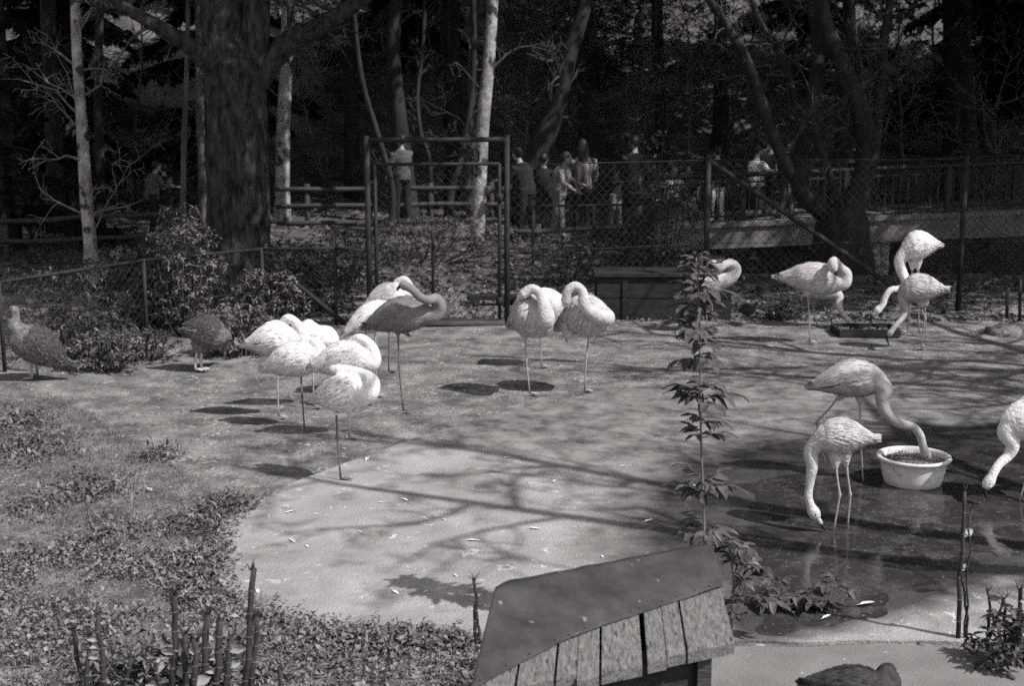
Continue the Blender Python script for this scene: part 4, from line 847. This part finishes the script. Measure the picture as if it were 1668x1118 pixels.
# ------------------------------------------------------------------ people
def person(label, foot, Y, h, yaw, shirt, legs_m, hair='hair_black', long_hair=False, skirt=False, lean=0, arms=((.1, -.05), (.1, -.05)), stride=.06, gz=None, sit=False, group='visitors'):
    q = U(foot[0], foot[1], Y); z = q.z if gz is None else gz; t = thing('person', (q.x, Y, z), label, 'person', group); k = h/1.75
    rz = Matrix.Rotation(yaw, 3, 'Z'); ry = Matrix.Rotation(lean, 3, 'Y'); o0 = Vector((q.x, Y, z))
    def J(x, y, zz):
        v = Vector((x, y, zz))
        if zz > .95: v = ry@(v-Vector((0, 0, .95)))+Vector((0, 0, .95))
        if sit and zz > .5: v = v-Vector((.0, 0, .42))
        return o0+rz@(v*k)
    body = MB(); sh = MB(); tr = MB()
    neck, chin = J(0, 0, 1.48), J(.02, 0, 1.56)
    body.tube([J(0, 0, .92), J(0, 0, 1.1), J(0, 0, 1.32), J(0, 0, 1.45), neck], [(.12*k, .16*k), (.1*k, .14*k), (.11*k, .17*k), (.07*k, .1*k), .055*k], 12)
    body.tube([neck, chin], .052*k, 10); hc = J(.025, 0, 1.64); body.ell(hc, (.098*k, .078*k, .118*k), 14, rot=rz)
    body.ell(J(.125, 0, 1.63), (.018*k, .014*k, .02*k), 8)
    for sy in (-1, 1): body.ell(J(.02, sy*.08, 1.635), (.018*k, .012*k, .03*k), 8)
    fin = MB()
    for i, sy in enumerate((-1, 1)):
        ax_, az_ = arms[i]; S_ = J(0, sy*.19, 1.40); E_ = J(ax_*.6, sy*.25, 1.13+az_*.6); Wp = J(ax_*1.6+.06, sy*.22, .90+az_*2.2+.02)
        body.tube([S_, S_.lerp(E_, .5), E_, E_.lerp(Wp, .6), Wp], [.05*k, .046*k, .038*k, .032*k, .025*k], 10)
        d = (Wp-E_).normalized(); Pm = Wp+d*.05*k; body.tube([Wp, Pm, Wp+d*.09*k], [(.022*k, .026*k), (.018*k, .038*k), (.014*k, .034*k)], 8)
        sd = rz@Vector((1, 0, 0)); sd = (sd-d*sd.dot(d)).normalized(); inn = d.cross(sd)
        for fi in range(4):
            b0 = Wp+d*.085*k+sd*(.027-.018*fi)*k; ln = (.07, .08, .075, .058)[fi]*k
            fin.tube([b0, b0+d*ln*.5+inn*.006*k*sy, b0+d*ln*.95+inn*.02*k*sy], [.009*k, .0085*k, .007*k], 6)
        b0 = Wp+d*.035*k+sd*.028*k; fin.tube([b0, b0+(d+sd*.8)*.03*k, b0+(d*1.4+sd*.8)*.045*k], [.011*k, .01*k, .008*k], 6)
        sh.tube([S_, S_.lerp(E_, .5), E_, E_.lerp(Wp, .75)], [.075*k, .066*k, .056*k, .046*k], 10)
        fx = stride*sy; hip = J(0, sy*.09, .93)
        if sit: kn = o0+rz@(Vector((.38, sy*.1, .48))*k); an = o0+rz@(Vector((.38, sy*.1, .08))*k)
        else: kn = J(fx*.5+.02, sy*.095, .50); an = J(fx*1.3, sy*.1, .08)
        body.tube([hip, hip.lerp(kn, .5), kn, kn.lerp(an, .4), an], [.085*k, .072*k, .052*k, .052*k, .036*k], 10)
        body.tube([an+Vector((0, 0, -.03*k)), an+rz@Vector((.09, 0, -.045))*k, an+rz@Vector((.17, 0, -.055))*k], [.038*k, .036*k, .022*k], 8)
        if not skirt: tr.tube([hip+Vector((0, 0, .06*k)), hip.lerp(kn, .5), kn, kn.lerp(an, .5), an.lerp(kn, .08)], [.108*k, .092*k, .072*k, .07*k, .066*k], 10)
    b_ = remesh(body, .017*k, 3); o = len(b_.v); b_.v += fin.v; b_.f += [tuple(i+o for i in f) for f in fin.f]; b_.m += [0]*len(fin.f); b_.build('body', 'skin', t)
    sh.tube([J(0, 0, .86), J(0, 0, .95), J(0, 0, 1.1), J(0, 0, 1.3), J(0, 0, 1.43), J(0, 0, 1.47)], [(.15*k, .19*k), (.145*k, .185*k), (.13*k, .17*k), (.135*k, .205*k), (.1*k, .15*k), (.068*k, .075*k)], 14); remesh(sh, .017*k, 3).build('shirt', shirt, t)
    if skirt: tr.tube([J(0, 0, .98), J(0, 0, .85), J(0, 0, .55), J(0, 0, .38)], [(.125*k, .155*k), (.15*k, .19*k), (.2*k, .24*k), (.23*k, .27*k)], 16)
    else: tr.tube([J(0, 0, .80), J(0, 0, .9), J(0, 0, 1.0)], [(.11*k, .16*k), (.14*k, .18*k), (.13*k, .165*k)], 12)
    remesh(tr, .017*k, 3).build('skirt' if skirt else 'trousers', legs_m, t)
    hr = MB(); hr.ell(hc+rz@Vector((-.022, 0, .026))*k, (.105*k, .09*k, .112*k), 14, rot=rz)
    if long_hair: hr.tube([hc+rz@Vector((-.05, 0, .06))*k, hc+rz@Vector((-.085, 0, -.1))*k, hc+rz@Vector((-.12, 0, -.3))*k], [(.07*k, .095*k), (.06*k, .105*k), (.035*k, .085*k)], 12)
    remesh(hr, .015*k, 2).build('hair', hair, t); return t
PI = math.pi; YP = 24.3
person('person in light shirt and dark trousers seen through the wire gate', (656, 362), 27.6, 1.68, 2.2, 'cloth_grey', 'cloth_black', arms=((.25, .15), (.1, 0)))
person('person in black leaning forward at the gate post', (858, 392), 25.2, 1.66, 2.5, 'cloth_black', 'cloth_black', lean=.3, arms=((.3, .1), (.35, .1)))
person('person in black beside the leaning one, holding arms in', (885, 390), 25.8, 1.55, 1.2, 'cloth_black', 'cloth_denim', arms=((.2, .15), (.2, .15)))
person('person in crumpled light jacket stooping among the visitors', (908, 388), 25.4, 1.55, -.3, 'cloth_light', 'cloth_mid', lean=.25, hair='hair_mid', arms=((.2, .08), (.25, .12)))
person('person with long dark hair in striped shirt seen from behind', (948, 384), 25.6, 1.72, PI/2+.1, 'cloth_stripe', 'cloth_black', long_hair=True, arms=((.05, 0), (.15, .05)))
person('child in dark jacket and pale trousers by the log fence', (1002, 372), 25.8, 1.12, -.8, 'cloth_black', 'cloth_light', arms=((.25, .2), (.1, 0)))
person('tall person in black standing by the stout timber post', (1032, 384), 25.2, 1.75, 1.8, 'cloth_black', 'cloth_black', arms=((.1, 0), (.2, .1)))
person('crouching person in white top by the left end of the railing', (1094, 366), 27.2, 1.5, -.7, 'cloth_white', 'cloth_denim', sit=True, arms=((.35, .2), (.3, .2)))
person('seated person in grey top and white trousers by the railing end', (1124, 368), 27.5, 1.55, -2.4, 'cloth_grey', 'cloth_white', sit=True, arms=((.35, .2), (.3, .2)))
person('person in black top and white trousers behind the first railing post', (1166, 368), 27.0, 1.5, 1.9, 'cloth_black', 'cloth_white', arms=((.1, 0), (.1, 0)))
person('person with dark bobbed hair in white top and dark skirt on the footbridge', (1229, 367), 27.0, 1.5, .4, 'cloth_white', 'cloth_black', skirt=True, arms=((.3, .12), (.2, .1)))
person('dark-haired person in grey shirt walking behind the white-topped one', (1248, 366), 27.6, 1.74, .5, 'cloth_mid', 'cloth_denim', arms=((.15, .05), (.1, 0)), stride=.14)
person('person in dark coat on the footbridge next to the crooked stems', (1278, 364), 27.0, 1.6, -.2, 'cloth_black', 'cloth_grey', arms=((.1, 0), (.15, .05)), stride=.12)
person('child in dark clothes in the shade left of the massive trunk', (250, 385), 25.5, 1.35, .6, 'cloth_grey', 'cloth_black', lean=.2, arms=((.3, .15), (.2, .1)))
person('second dark-clad child in the shade close to the massive trunk', (272, 384), 25.9, 1.3, 2.4, 'cloth_black', 'cloth_black', arms=((.25, .1), (.2, .1)))

# ------------------------------------------------------------------ bushes
def rosette_bush(label, q, rx, ry, h, n, m, seed, lsz=.075, name='bush', tw=True, group=None):
    """branching stems with rosettes of leaves at the tips"""
    g = np.random.default_rng(seed); R.seed(seed); z = terrain(q[0], q[1]); t = thing(name, (q[0], q[1], z), label, 'bush', group)
    th = g.random(n)*6.28; rr = np.sqrt(g.random(n)); zz = h*(.12+.88*g.random(n)); env = np.sqrt(np.clip(1-((zz/h-.35)/.75)**2, .05, 1))
    P = np.column_stack([np.cos(th)*rr*rx*env, np.sin(th)*rr*ry*env, zz]); per = 7
    PP = np.repeat(P, per, 0); an = np.tile(np.arange(per)*6.28/per, n)+np.repeat(g.random(n)*6, per)
    D = np.column_stack([np.cos(an), np.sin(an), .15+.5*g.normal(size=n*per)]); Nn = np.tile([0, 0, 1.], (n*per, 1))+g.normal(size=(n*per, 3))*.25
    V = leaves(PP, D, Nn, lsz*(.7+.6*g.random(n*per)), lsz*.36*(.7+.6*g.random(n*per))); o = arr_mesh('foliage', V, 5, LEAF_F, m, t); o['kind'] = 'stuff'
    mb = MB()
    for i in range(0, n, max(1, n//28)):
        p_ = Vector(P[i]); b0 = Vector((p_.x*.25, p_.y*.25, -.05)); mid = b0.lerp(p_, .5)+Vector((R.gauss(0, .05), R.gauss(0, .05), .05)); mb.tube([b0, mid, p_], [.012, .008, .004], 4, cap=False)
    mb.build('stems', 'twig', t, smooth=False, world=False); return t
def gp(px, py): v = PG(px, py); return (v.x, v.y)
rosette_bush('glossy evergreen bush at the foot of the massive trunk', gp(300, 528), .65, .5, 1.2, 300, 'leaf_mid', 1)
rosette_bush('dark leafy bush right of the massive trunk', gp(478, 515), .55, .45, .95, 200, 'leaf_dark', 2)
rosette_bush('tall loose leafy bush in front of the massive trunk', gp(300, 548), .4, .3, 1.55, 170, 'leaf_mid', 3)
rosette_bush('dark ivy-like shrub filling the gap left of the massive trunk', gp(262, 532), .8, .45, 1.0, 300, 'leaf_dark', 15)
rosette_bush('shrub with lighter leaves right of the massive trunk base', gp(440, 545), .5, .3, .75, 170, 'leaf_mid', 16)
rosette_bush('dark shrub between massive trunk and gate post', gp(520, 505), .7, .4, .7, 220, 'leaf_dark', 17)
rosette_bush('low dark growth along the low fence foot', gp(130, 585), .7, .3, .5, 200, 'leaf_dark', 18, .06)
rosette_bush('low bush hiding the head of the feeding brown bird', gp(392, 580), .45, .3, .55, 140, 'leaf_mid', 4)
rosette_bush('dark bush behind the low fence near its sloping rail', gp(215, 535), .9, .5, .95, 260, 'leaf_dark', 5)
rosette_bush('dark bush behind the low fence beside the collared brown bird', gp(80, 560), 1.0, .5, .85, 260, 'leaf_dark', 6)
rosette_bush('weedy clump between the two brown birds', gp(175, 606), .45, .25, .42, 150, 'leaf_mid', 7, .06)
rosette_bush('small weedy clump under the low fence between the brown birds', gp(240, 590), .4, .25, .35, 120, 'leaf_dark', 8, .06)
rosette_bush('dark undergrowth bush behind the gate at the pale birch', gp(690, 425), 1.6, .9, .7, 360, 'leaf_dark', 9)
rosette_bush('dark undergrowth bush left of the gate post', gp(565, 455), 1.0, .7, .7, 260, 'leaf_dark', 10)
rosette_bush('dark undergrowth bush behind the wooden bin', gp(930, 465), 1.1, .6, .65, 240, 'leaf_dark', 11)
rosette_bush('leafy bush around the stout timber post', gp(1085, 452), .55, .4, 1.4, 170, 'leaf_mid', 12)
rosette_bush('bush with pale leaf tips above the stout timber post', gp(1062, 428), .6, .5, 2.1, 150, 'leaf_light', 13)
rosette_bush('dark weeds with bare stalks under the pale flamingo by the tray', gp(1275, 522), .42, .25, .3, 130, 'leaf_dark', 14, .05)
HB = [(1010, 92, 42), (905, 70, 44), (960, 120, 41), (840, 95, 45), (1130, 150, 40), (1450, 200, 39), (1620, 180, 40), (700, 120, 42), (560, 160, 38), (60, 330, 30), (200, 300, 31)]
HL = ['bush with glinting leaves on the bank above the long-haired visitor', 'bush with glinting leaves on the bank right of the pale birch', 'bush on the bank above the visitors in black', 'bush high on the bank close to the pale birch top', 'bush on the bank left of the crooked stems', 'bush on the bank behind the crooked stems', 'bush on the bank behind the broad dark trunk', 'bush on the bank above the gate lintel', 'bush on the bank left of the gate lintel', 'bush in shade beyond the log rail by the slender trunk', 'bush in shade beyond the log rail by the thin trunk']
for i, (px, py, Y) in enumerate(HB):
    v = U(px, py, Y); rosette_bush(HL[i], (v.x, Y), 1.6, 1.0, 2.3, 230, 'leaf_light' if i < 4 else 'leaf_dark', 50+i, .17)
# leaf litter and undergrowth on the bank, uncountable
n_ = 26000; X = NR.uniform(-16, 20, n_); Yv = 19.5+28*NR.random(n_)**1.5; keep = ~((X > 1.0) & (Yv > 21.0) & (Yv < 32.5)); X, Yv = X[keep], Yv[keep]; n_ = len(X)
Z = np.array([terrain(a, b_) for a, b_ in zip(X, Yv)])+.02
V = leaves(np.column_stack([X, Yv, Z]), rdir(n_)*[1, 1, .4], np.tile([0, 0, 1.], (n_, 1))+NR.normal(size=(n_, 3))*.5, .07+.08*NR.random(n_), .05+.05*NR.random(n_)); o = arr_mesh('leaf_litter', V, 5, LEAF_F, 'leaf_light')
tag(o, 'fallen leaves lying over the wooded bank', 'leaves', kind='stuff')
# fence-foot strip of pale leaves
n_ = 2600; X = NR.uniform(-3.2, 7.5, n_); Yv = 17.2+NR.random(n_)**2*3.0
V = leaves(np.column_stack([X, Yv, np.full(n_, .02)]), rdir(n_)*[1, 1, .4], np.tile([0, 0, 1.], (n_, 1))+NR.normal(size=(n_, 3))*.5, .05+.05*NR.random(n_), .03+.04*NR.random(n_)); tag(arr_mesh('leaf_litter', V, 5, LEAF_F, 'leaf_light'), 'fallen leaves along the foot of the tall fence', 'leaves', kind='stuff')

# ------------------------------------------------------------------ ground cover in the near left
def scatter(poly_px, n):
    poly = [PG(*q) for q in poly_px]; xs_ = [p.x for p in poly]; ys_ = [p.y for p in poly]
    P = np.column_stack([NR.uniform(min(xs_), max(xs_), n*3), NR.uniform(min(ys_), max(ys_), n*3)]); P = P[in_poly(P, poly)]; return P[:n]
def cover(P, m, name, label, l0, l1, w, upr, zmax=.02):
    n = len(P); D = rdir(n)*[1, 1, .5]; D[:, 2] = np.abs(D[:, 2])+upr*NR.random(n)
    z = np.array([max(terrain(a, b_), 0) for a, b_ in P])+zmax*NR.random(n)
    V = leaves(np.column_stack([P, z]), D, np.tile([0, 0, 1.], (n, 1))+NR.normal(size=(n, 3))*.35, l0+(l1-l0)*NR.random(n), w*(l0+(l1-l0)*NR.random(n))); return tag(arr_mesh(name, V, 5, LEAF_F, m), label, name.split('_')[0] if '_' not in name else 'plants', kind='stuff')
A1 = scatter([(-120, 905), (330, 900), (350, 985), (480, 1018), (600, 1042), (790, 1050), (780, 1240), (-200, 1240)], 22000)
_d = np.array([noise.fractal(Vector((a*1.7, b_*1.7, 5)), .8, 2, 4) for a, b_ in A1]); A1 = A1[_d+.25*NR.normal(size=len(A1)) > -.12]
cover(A1, 'leaf_ivy', 'ivy_cover', 'low ivy-like leaves covering the near ground beside the basin', .012, .050, .7, .5, .07)
A2 = scatter([(-120, 640), (100, 650), (250, 740), (400, 830), (338, 880), (345, 960), (480, 1018), (790, 1050), (780, 1240), (-200, 1240)], 46000)
cover(A2, 'grass', 'grass', 'short sparse grass over the near left soil', .02, .065, .10, 1.1)
# clumps
cl = []
for (px, py, sx, sy, n) in [(40, 735, 95, 30, 900), (150, 800, 75, 22, 700), (260, 745, 38, 12, 260), (370, 830, 45, 18, 420), (30, 690, 60, 25, 600), (310, 860, 70, 20, 400), (170, 880, 60, 25, 420), (60, 830, 70, 20, 300), (640, 1050, 150, 14, 900), (330, 935, 40, 40, 600)]:
    c = PG(px, py); k = MPP(c.y); P = np.column_stack([c.x+NR.normal(size=n)*sx*k*.5, c.y+NR.normal(size=n)*sy*k*2.0]); cl.append(P)
P = np.concatenate(cl); cover(P, 'leaf_mid', 'weed_clumps', 'clumps of broad-leaved weeds on the soil left of the basin', .02, .075, .5, .45, .05)
# overhang at the slab edge and dry stuff in the yard
B_ = [BASIN[i] for i in (19, 20, 21, 22, 23, 24, 25, 26, 27, 0)]; E = []
for a, c in zip(B_, B_[1:]):
    n = int((c-a).length*420); tt = NR.random(n); E.append(np.column_stack([a.x+(c.x-a.x)*tt+NR.normal(size=n)*.07, a.y+(c.y-a.y)*tt-.02+NR.normal(size=n)*.07]))
cover(np.concatenate(E), 'leaf_mid', 'ivy_cover', 'dark leaf fringe creeping over the slab edge', .015, .05, .6, .4, .04)
Y3 = scatter([(60, 640), (400, 590), (1660, 560), (1660, 600), (880, 655), (560, 755), (390, 820), (250, 740)], 6000)
cover(Y3, 'leaf_light', 'straw', 'straw bits and moulted down strewn on the yard soil', .012, .035, .3, .0, .006)
R.seed(77)
# moulted feathers on the slab and yard, one object each
fm = MB(); fv = [(0, -.004, 0), (.03, -.016, .006), (.075, -.012, .004), (.1, 0, .001), (.075, .012, .004), (.03, .016, .006), (0, .004, 0), (-.03, 0, 0.002)]
fm.add(fv, [(0, 1, 2, 3), (0, 3, 4, 5), (0, 5, 6, 7)]); fme = fm.mesh('moulted_feather'); fme.materials.append(MATS['plume_white'])
for i, (px, py) in enumerate([(480, 884), (498, 888), (520, 838), (480, 832), (700, 962), (655, 812), (615, 818), (585, 865), (640, 962), (745, 940), (980, 905), (940, 935), (1010, 760), (830, 745), (905, 782), (720, 845), (600, 745), (240, 795), (285, 795), (1130, 790), (1050, 850), (420, 960), (1340, 1008), (1400, 985), (760, 880), (860, 860)]):
    o = bpy.data.objects.new('moulted_feather', fme); COL.objects.link(o); v = PG(px, py, .026); o.location = v; s = R.uniform(.45, 1.1); o.scale = (s, s, s); o.rotation_euler = (0, 0, R.random()*6.28)
    tag(o, 'small white moulted feather lying on the bare floor', 'feather', 'moulted feathers')

# ------------------------------------------------------------------ foreground plants
def compound_leaf(nm, seed, k=5, ln=.095, wd=.050, m='shoot_leaf'):
    g = random.Random(seed); mb = MB(); mb.tube([(0, 0, 0), (.05, 0, .012), (.10, 0, .008)], [.003, .0025, .002], 5, mi=1)
    for i in range(k):
        x = .10 if i == k-1 else .045+.03*(i//2); a = 0 if i == k-1 else (1 if i % 2 else -1)*(.85+.15*g.random()); L_ = ln*(1.15 if i == k-1 else .95)*(.85+.3*g.random()); c, s_ = math.cos(a), math.sin(a); z0 = .010; vs = []
        for jx in range(6):
            f = jx/5; w_ = wd*math.sin(math.pi*min(.98, f*.93+.06))**.8*.5; zz = z0+.02*f-.05*f*f*(1+.5*g.random())
            for sg in (-1, 0, 1): vs.append((x+c*L_*f-s_*w_*sg, s_*L_*f+c*w_*sg, zz+(.006 if sg else 0)))
        mb.add(vs, [(jx*3+q_, jx*3+q_+1, jx*3+q_+4, jx*3+q_+3) for jx in range(5) for q_ in range(2)])
    me = mb.mesh(nm); me.materials.append(MATS[m]); me.materials.append(MATS['shoot_stem']); me.polygons.foreach_set('material_index', mb.m); me.polygons.foreach_set('use_smooth', [True]*len(me.polygons)); return me
LM = [compound_leaf('leaf', i) for i in range(5)]
def put_leaf(parent, p, yaw, pitch, s, i):
    o = bpy.data.objects.new('leaf', LM[i % 5]); COL.objects.link(o); o.parent = parent; o.location = Vector(p)-ORG[parent.name]; o.rotation_euler = (R.gauss(0, .15), pitch, yaw); o.scale = (s, s, s)
def shoot(label, stem_px, Y, nodes, r0=.010, s=1.0, seed=0, base=None):
    R.seed(seed); pts = [U(a, c, Y) for a, c in stem_px]; b0 = base if base is not None else Vector((pts[0].x, pts[0].y, 0)); t = thing('leafy_shoot', b0, label, 'plant')
    P_ = ([b0-Vector((0, 0, .05))] if base is not None or pts[0].z > .05 else [])+pts; q = [Vector(a) for a in cat([list(p) for p in P_], 4)]
    mb = MB(); mb.tube(q, [lerp(r0, r0*.35, i/(len(q)-1)) for i in range(len(q))], 7); mb.build('stem', 'shoot_stem', t); i = 0
    for (px, py, cnt, sz) in nodes:
        p_ = U(px, py, Y); a0 = R.random()*3
        for j in range(cnt): put_leaf(t, p_+Vector((0, 0, R.gauss(0, .012))), a0+j*6.28/cnt+R.gauss(0, .3), R.uniform(-.6, .15), s*sz*R.uniform(.65, 1.1), i); i += 1
    return t
Ys = 7.15
shoot('tall thin leafy shoot rising beside the nest box', [(1152, 1000), (1148, 930), (1147, 865), (1145, 800), (1142, 720), (1141, 640), (1140, 560), (1138, 490), (1134, 420)], Ys,
      [(1147, 872, 5, .9), (1146, 800, 5, .95), (1146, 790, 3, .8), (1142, 712, 4, .75), (1141, 690, 3, .7), (1141, 655, 5, 1.0), (1141, 640, 4, .9), (1140, 585, 3, 1.0), (1140, 565, 3, .9), (1140, 540, 4, 1.0), (1139, 518, 4, .8), (1139, 502, 4, .8), (1139, 484, 4, .8), (1137, 466, 4, .75), (1136, 448, 4, .7), (1135, 432, 4, .6), (1134, 420, 3, .5)], .0095, s=1.12, seed=3)
shoot('bushy leafy shoot pressed against the nest box corner', [(1190, 1030), (1195, 960), (1190, 900), (1178, 880)], 7.3, [(1175, 885, 4, .8), (1195, 895, 3, .9), (1205, 925, 4, .9), (1215, 950, 3, .8), (1200, 975, 4, .8), (1225, 930, 3, .8), (1240, 975, 3, .8), (1195, 1005, 3, .8)], .012, seed=5)
shoot('leafy stem arching low over the dark water', [(1200, 1028), (1230, 1008), (1290, 990), (1330, 985), (1370, 1005), (1400, 1030)], 7.75, [(1250, 985, 4, .9), (1262, 955, 4, .9), (1285, 1000, 4, .9), (1310, 975, 4, .9), (1330, 985, 5, .9), (1350, 1000, 4, .9), (1378, 1010, 5, .9), (1362, 955, 4, .8), (1390, 1030, 4, .8), (1425, 1030, 5, .8), (1440, 1022, 4, .7)], .009, seed=7)
# cut canes (one object each): node rings and torn top
def cane(label, base_px, top_px, wpx, seed, group, sheath=True, tear=True, dY=0):
    R.seed(seed); b0 = PG(*base_px); Y = b0.y+dY; b0 = Vector((U(*base_px, Y).x, Y, 0)); tp = U(*top_px, Y); r = wpx*MPP(Y)*.5; t = thing('cane', b0, label, 'cane', group)
    k = 7; pts = [b0.lerp(tp, i/k)+Vector((R.gauss(0, .006), R.gauss(0, .006), 0))*(i > 0) for i in range(k+1)]; pts[0].z = -.05; mb = MB(); mb.tube(pts, [r*(1-.25*i/k) for i in range(k+1)], 9); st = mb.build('stalk', 'cane', t)
    for i in range(1, k):
        p_ = pts[i]; d = (pts[i+1]-pts[i-1]).normalized()*.004; mb = MB(); mb.tube([p_-d, p_, p_+d], [r*(1-.25*i/k)*1.04, r*(1-.25*i/k)*1.16, r*(1-.25*i/k)*1.04], 9); mb.build('node', 'cane_ring', t)
    if tear:
        mb = MB()
        for j in range(4):
            a = j*1.57+R.random(); q = wander(tp-Vector((0, 0, .01)), (math.cos(a)*.5, math.sin(a)*.5, 1), R.uniform(.04, .1), 3, .3); mb.tube(q, [r*.35, r*.25, r*.15, r*.05], 5)
        mb.build('torn_top', 'cane', t)
    if sheath:
        for j in range(2):
            a = R.random()*6.28; p_ = b0.lerp(tp, R.uniform(.45, .9)); d = Vector((math.cos(a), math.sin(a)*.4, .6)).normalized(); sd = d.cross(Vector((0, 1, 0))).normalized(); L_ = R.uniform(.05, .1); nn = d.cross(sd); vs = []
            for f in (0, .35, .7, 1): 
                for sg in (-1, 0, 1): vs.append(p_+d*L_*f+sd*sg*L_*.33*math.sin(math.pi*min(.96, f+.05))+nn*(.012 if sg else 0)+Vector((0, 0, -.03*f*f)))
            mb = MB(); mb.add(vs, [(i*3+q_, i*3+q_+1, i*3+q_+4, i*3+q_+3) for i in range(3) for q_ in range(2)]); mb.build('sheath', 'cane_sheath', t)
CN = [((398, 1180), (410, 935), 13), ((408, 1180), (418, 1010), 12), ((283, 1180), (283, 975), 13), ((300, 1180), (300, 1040), 13), ((315, 1190), (318, 1050), 12), ((330, 1185), (338, 1010), 15), ((352, 1185), (358, 1020), 15), ((365, 1185), (375, 1045), 13), ((176, 1190), (160, 1010), 11), ((148, 1180), (120, 1030), 10), ((140, 1190), (145, 1040), 9), ((262, 1190), (255, 1090), 10), ((190, 1190), (215, 1080), 9), ((452, 1190), (458, 1100), 9)]
for i, (b_, tp, w_) in enumerate(CN):
    cane('tallest cut cane with torn forked top beside the basin' if i == 0 else 'cut dark cane with pale node rings in the near clump', b_, (tp[0], tp[1]-8), w_*1.0, 60+i, 'cut canes by the basin', sheath=i not in (0, 1))
CR = [((1561, 1046), (1572, 800), 8.5, 'tall dark cane stub with tufted top at the water edge'), ((1576, 1046), (1566, 905), 5, 'short thin cane leaning against the tall cane stub'), ((1572, 1046), (1580, 830), 4, 'slim cane just behind the tall cane stub')]
for i, (b_, tp, w_, lab) in enumerate(CR): cane(lab, b_, tp, w_, 90+i, 'canes at the water edge', sheath=(i == 0))
for i, (b_, tp, w_) in enumerate([((1608, 1075), (1610, 960), 6), ((1600, 1075), (1632, 985), 6), ((1640, 1080), (1635, 975), 7), ((1655, 1090), (1662, 960), 9), ((1668, 1095), (1690, 930), 9)]):
    cane('thin leafless cane in the clump at the walkway end', b_, tp, w_, 100+i, 'canes at the walkway end', sheath=True)
for i, (b_, tp, w_, lab) in enumerate([((776, 1062), (773, 945), 7, 'thin dried stalk with curled tip left of the nest box'), ((784, 1062), (776, 985), 6, 'shorter dried stalk against the nest box')]): cane(lab, b_, tp, w_, 110+i, 'dried stalks', sheath=False)
rosette_bush('leafy weed clump at the walkway end', gp(1660, 1095), .28, .22, .3, 60, 'leaf_dark', 31, .07)
rosette_bush('leafy growth around the foot of the cut canes', gp(290, 1120), .55, .25, .28, 110, 'leaf_mid', 32, .07)
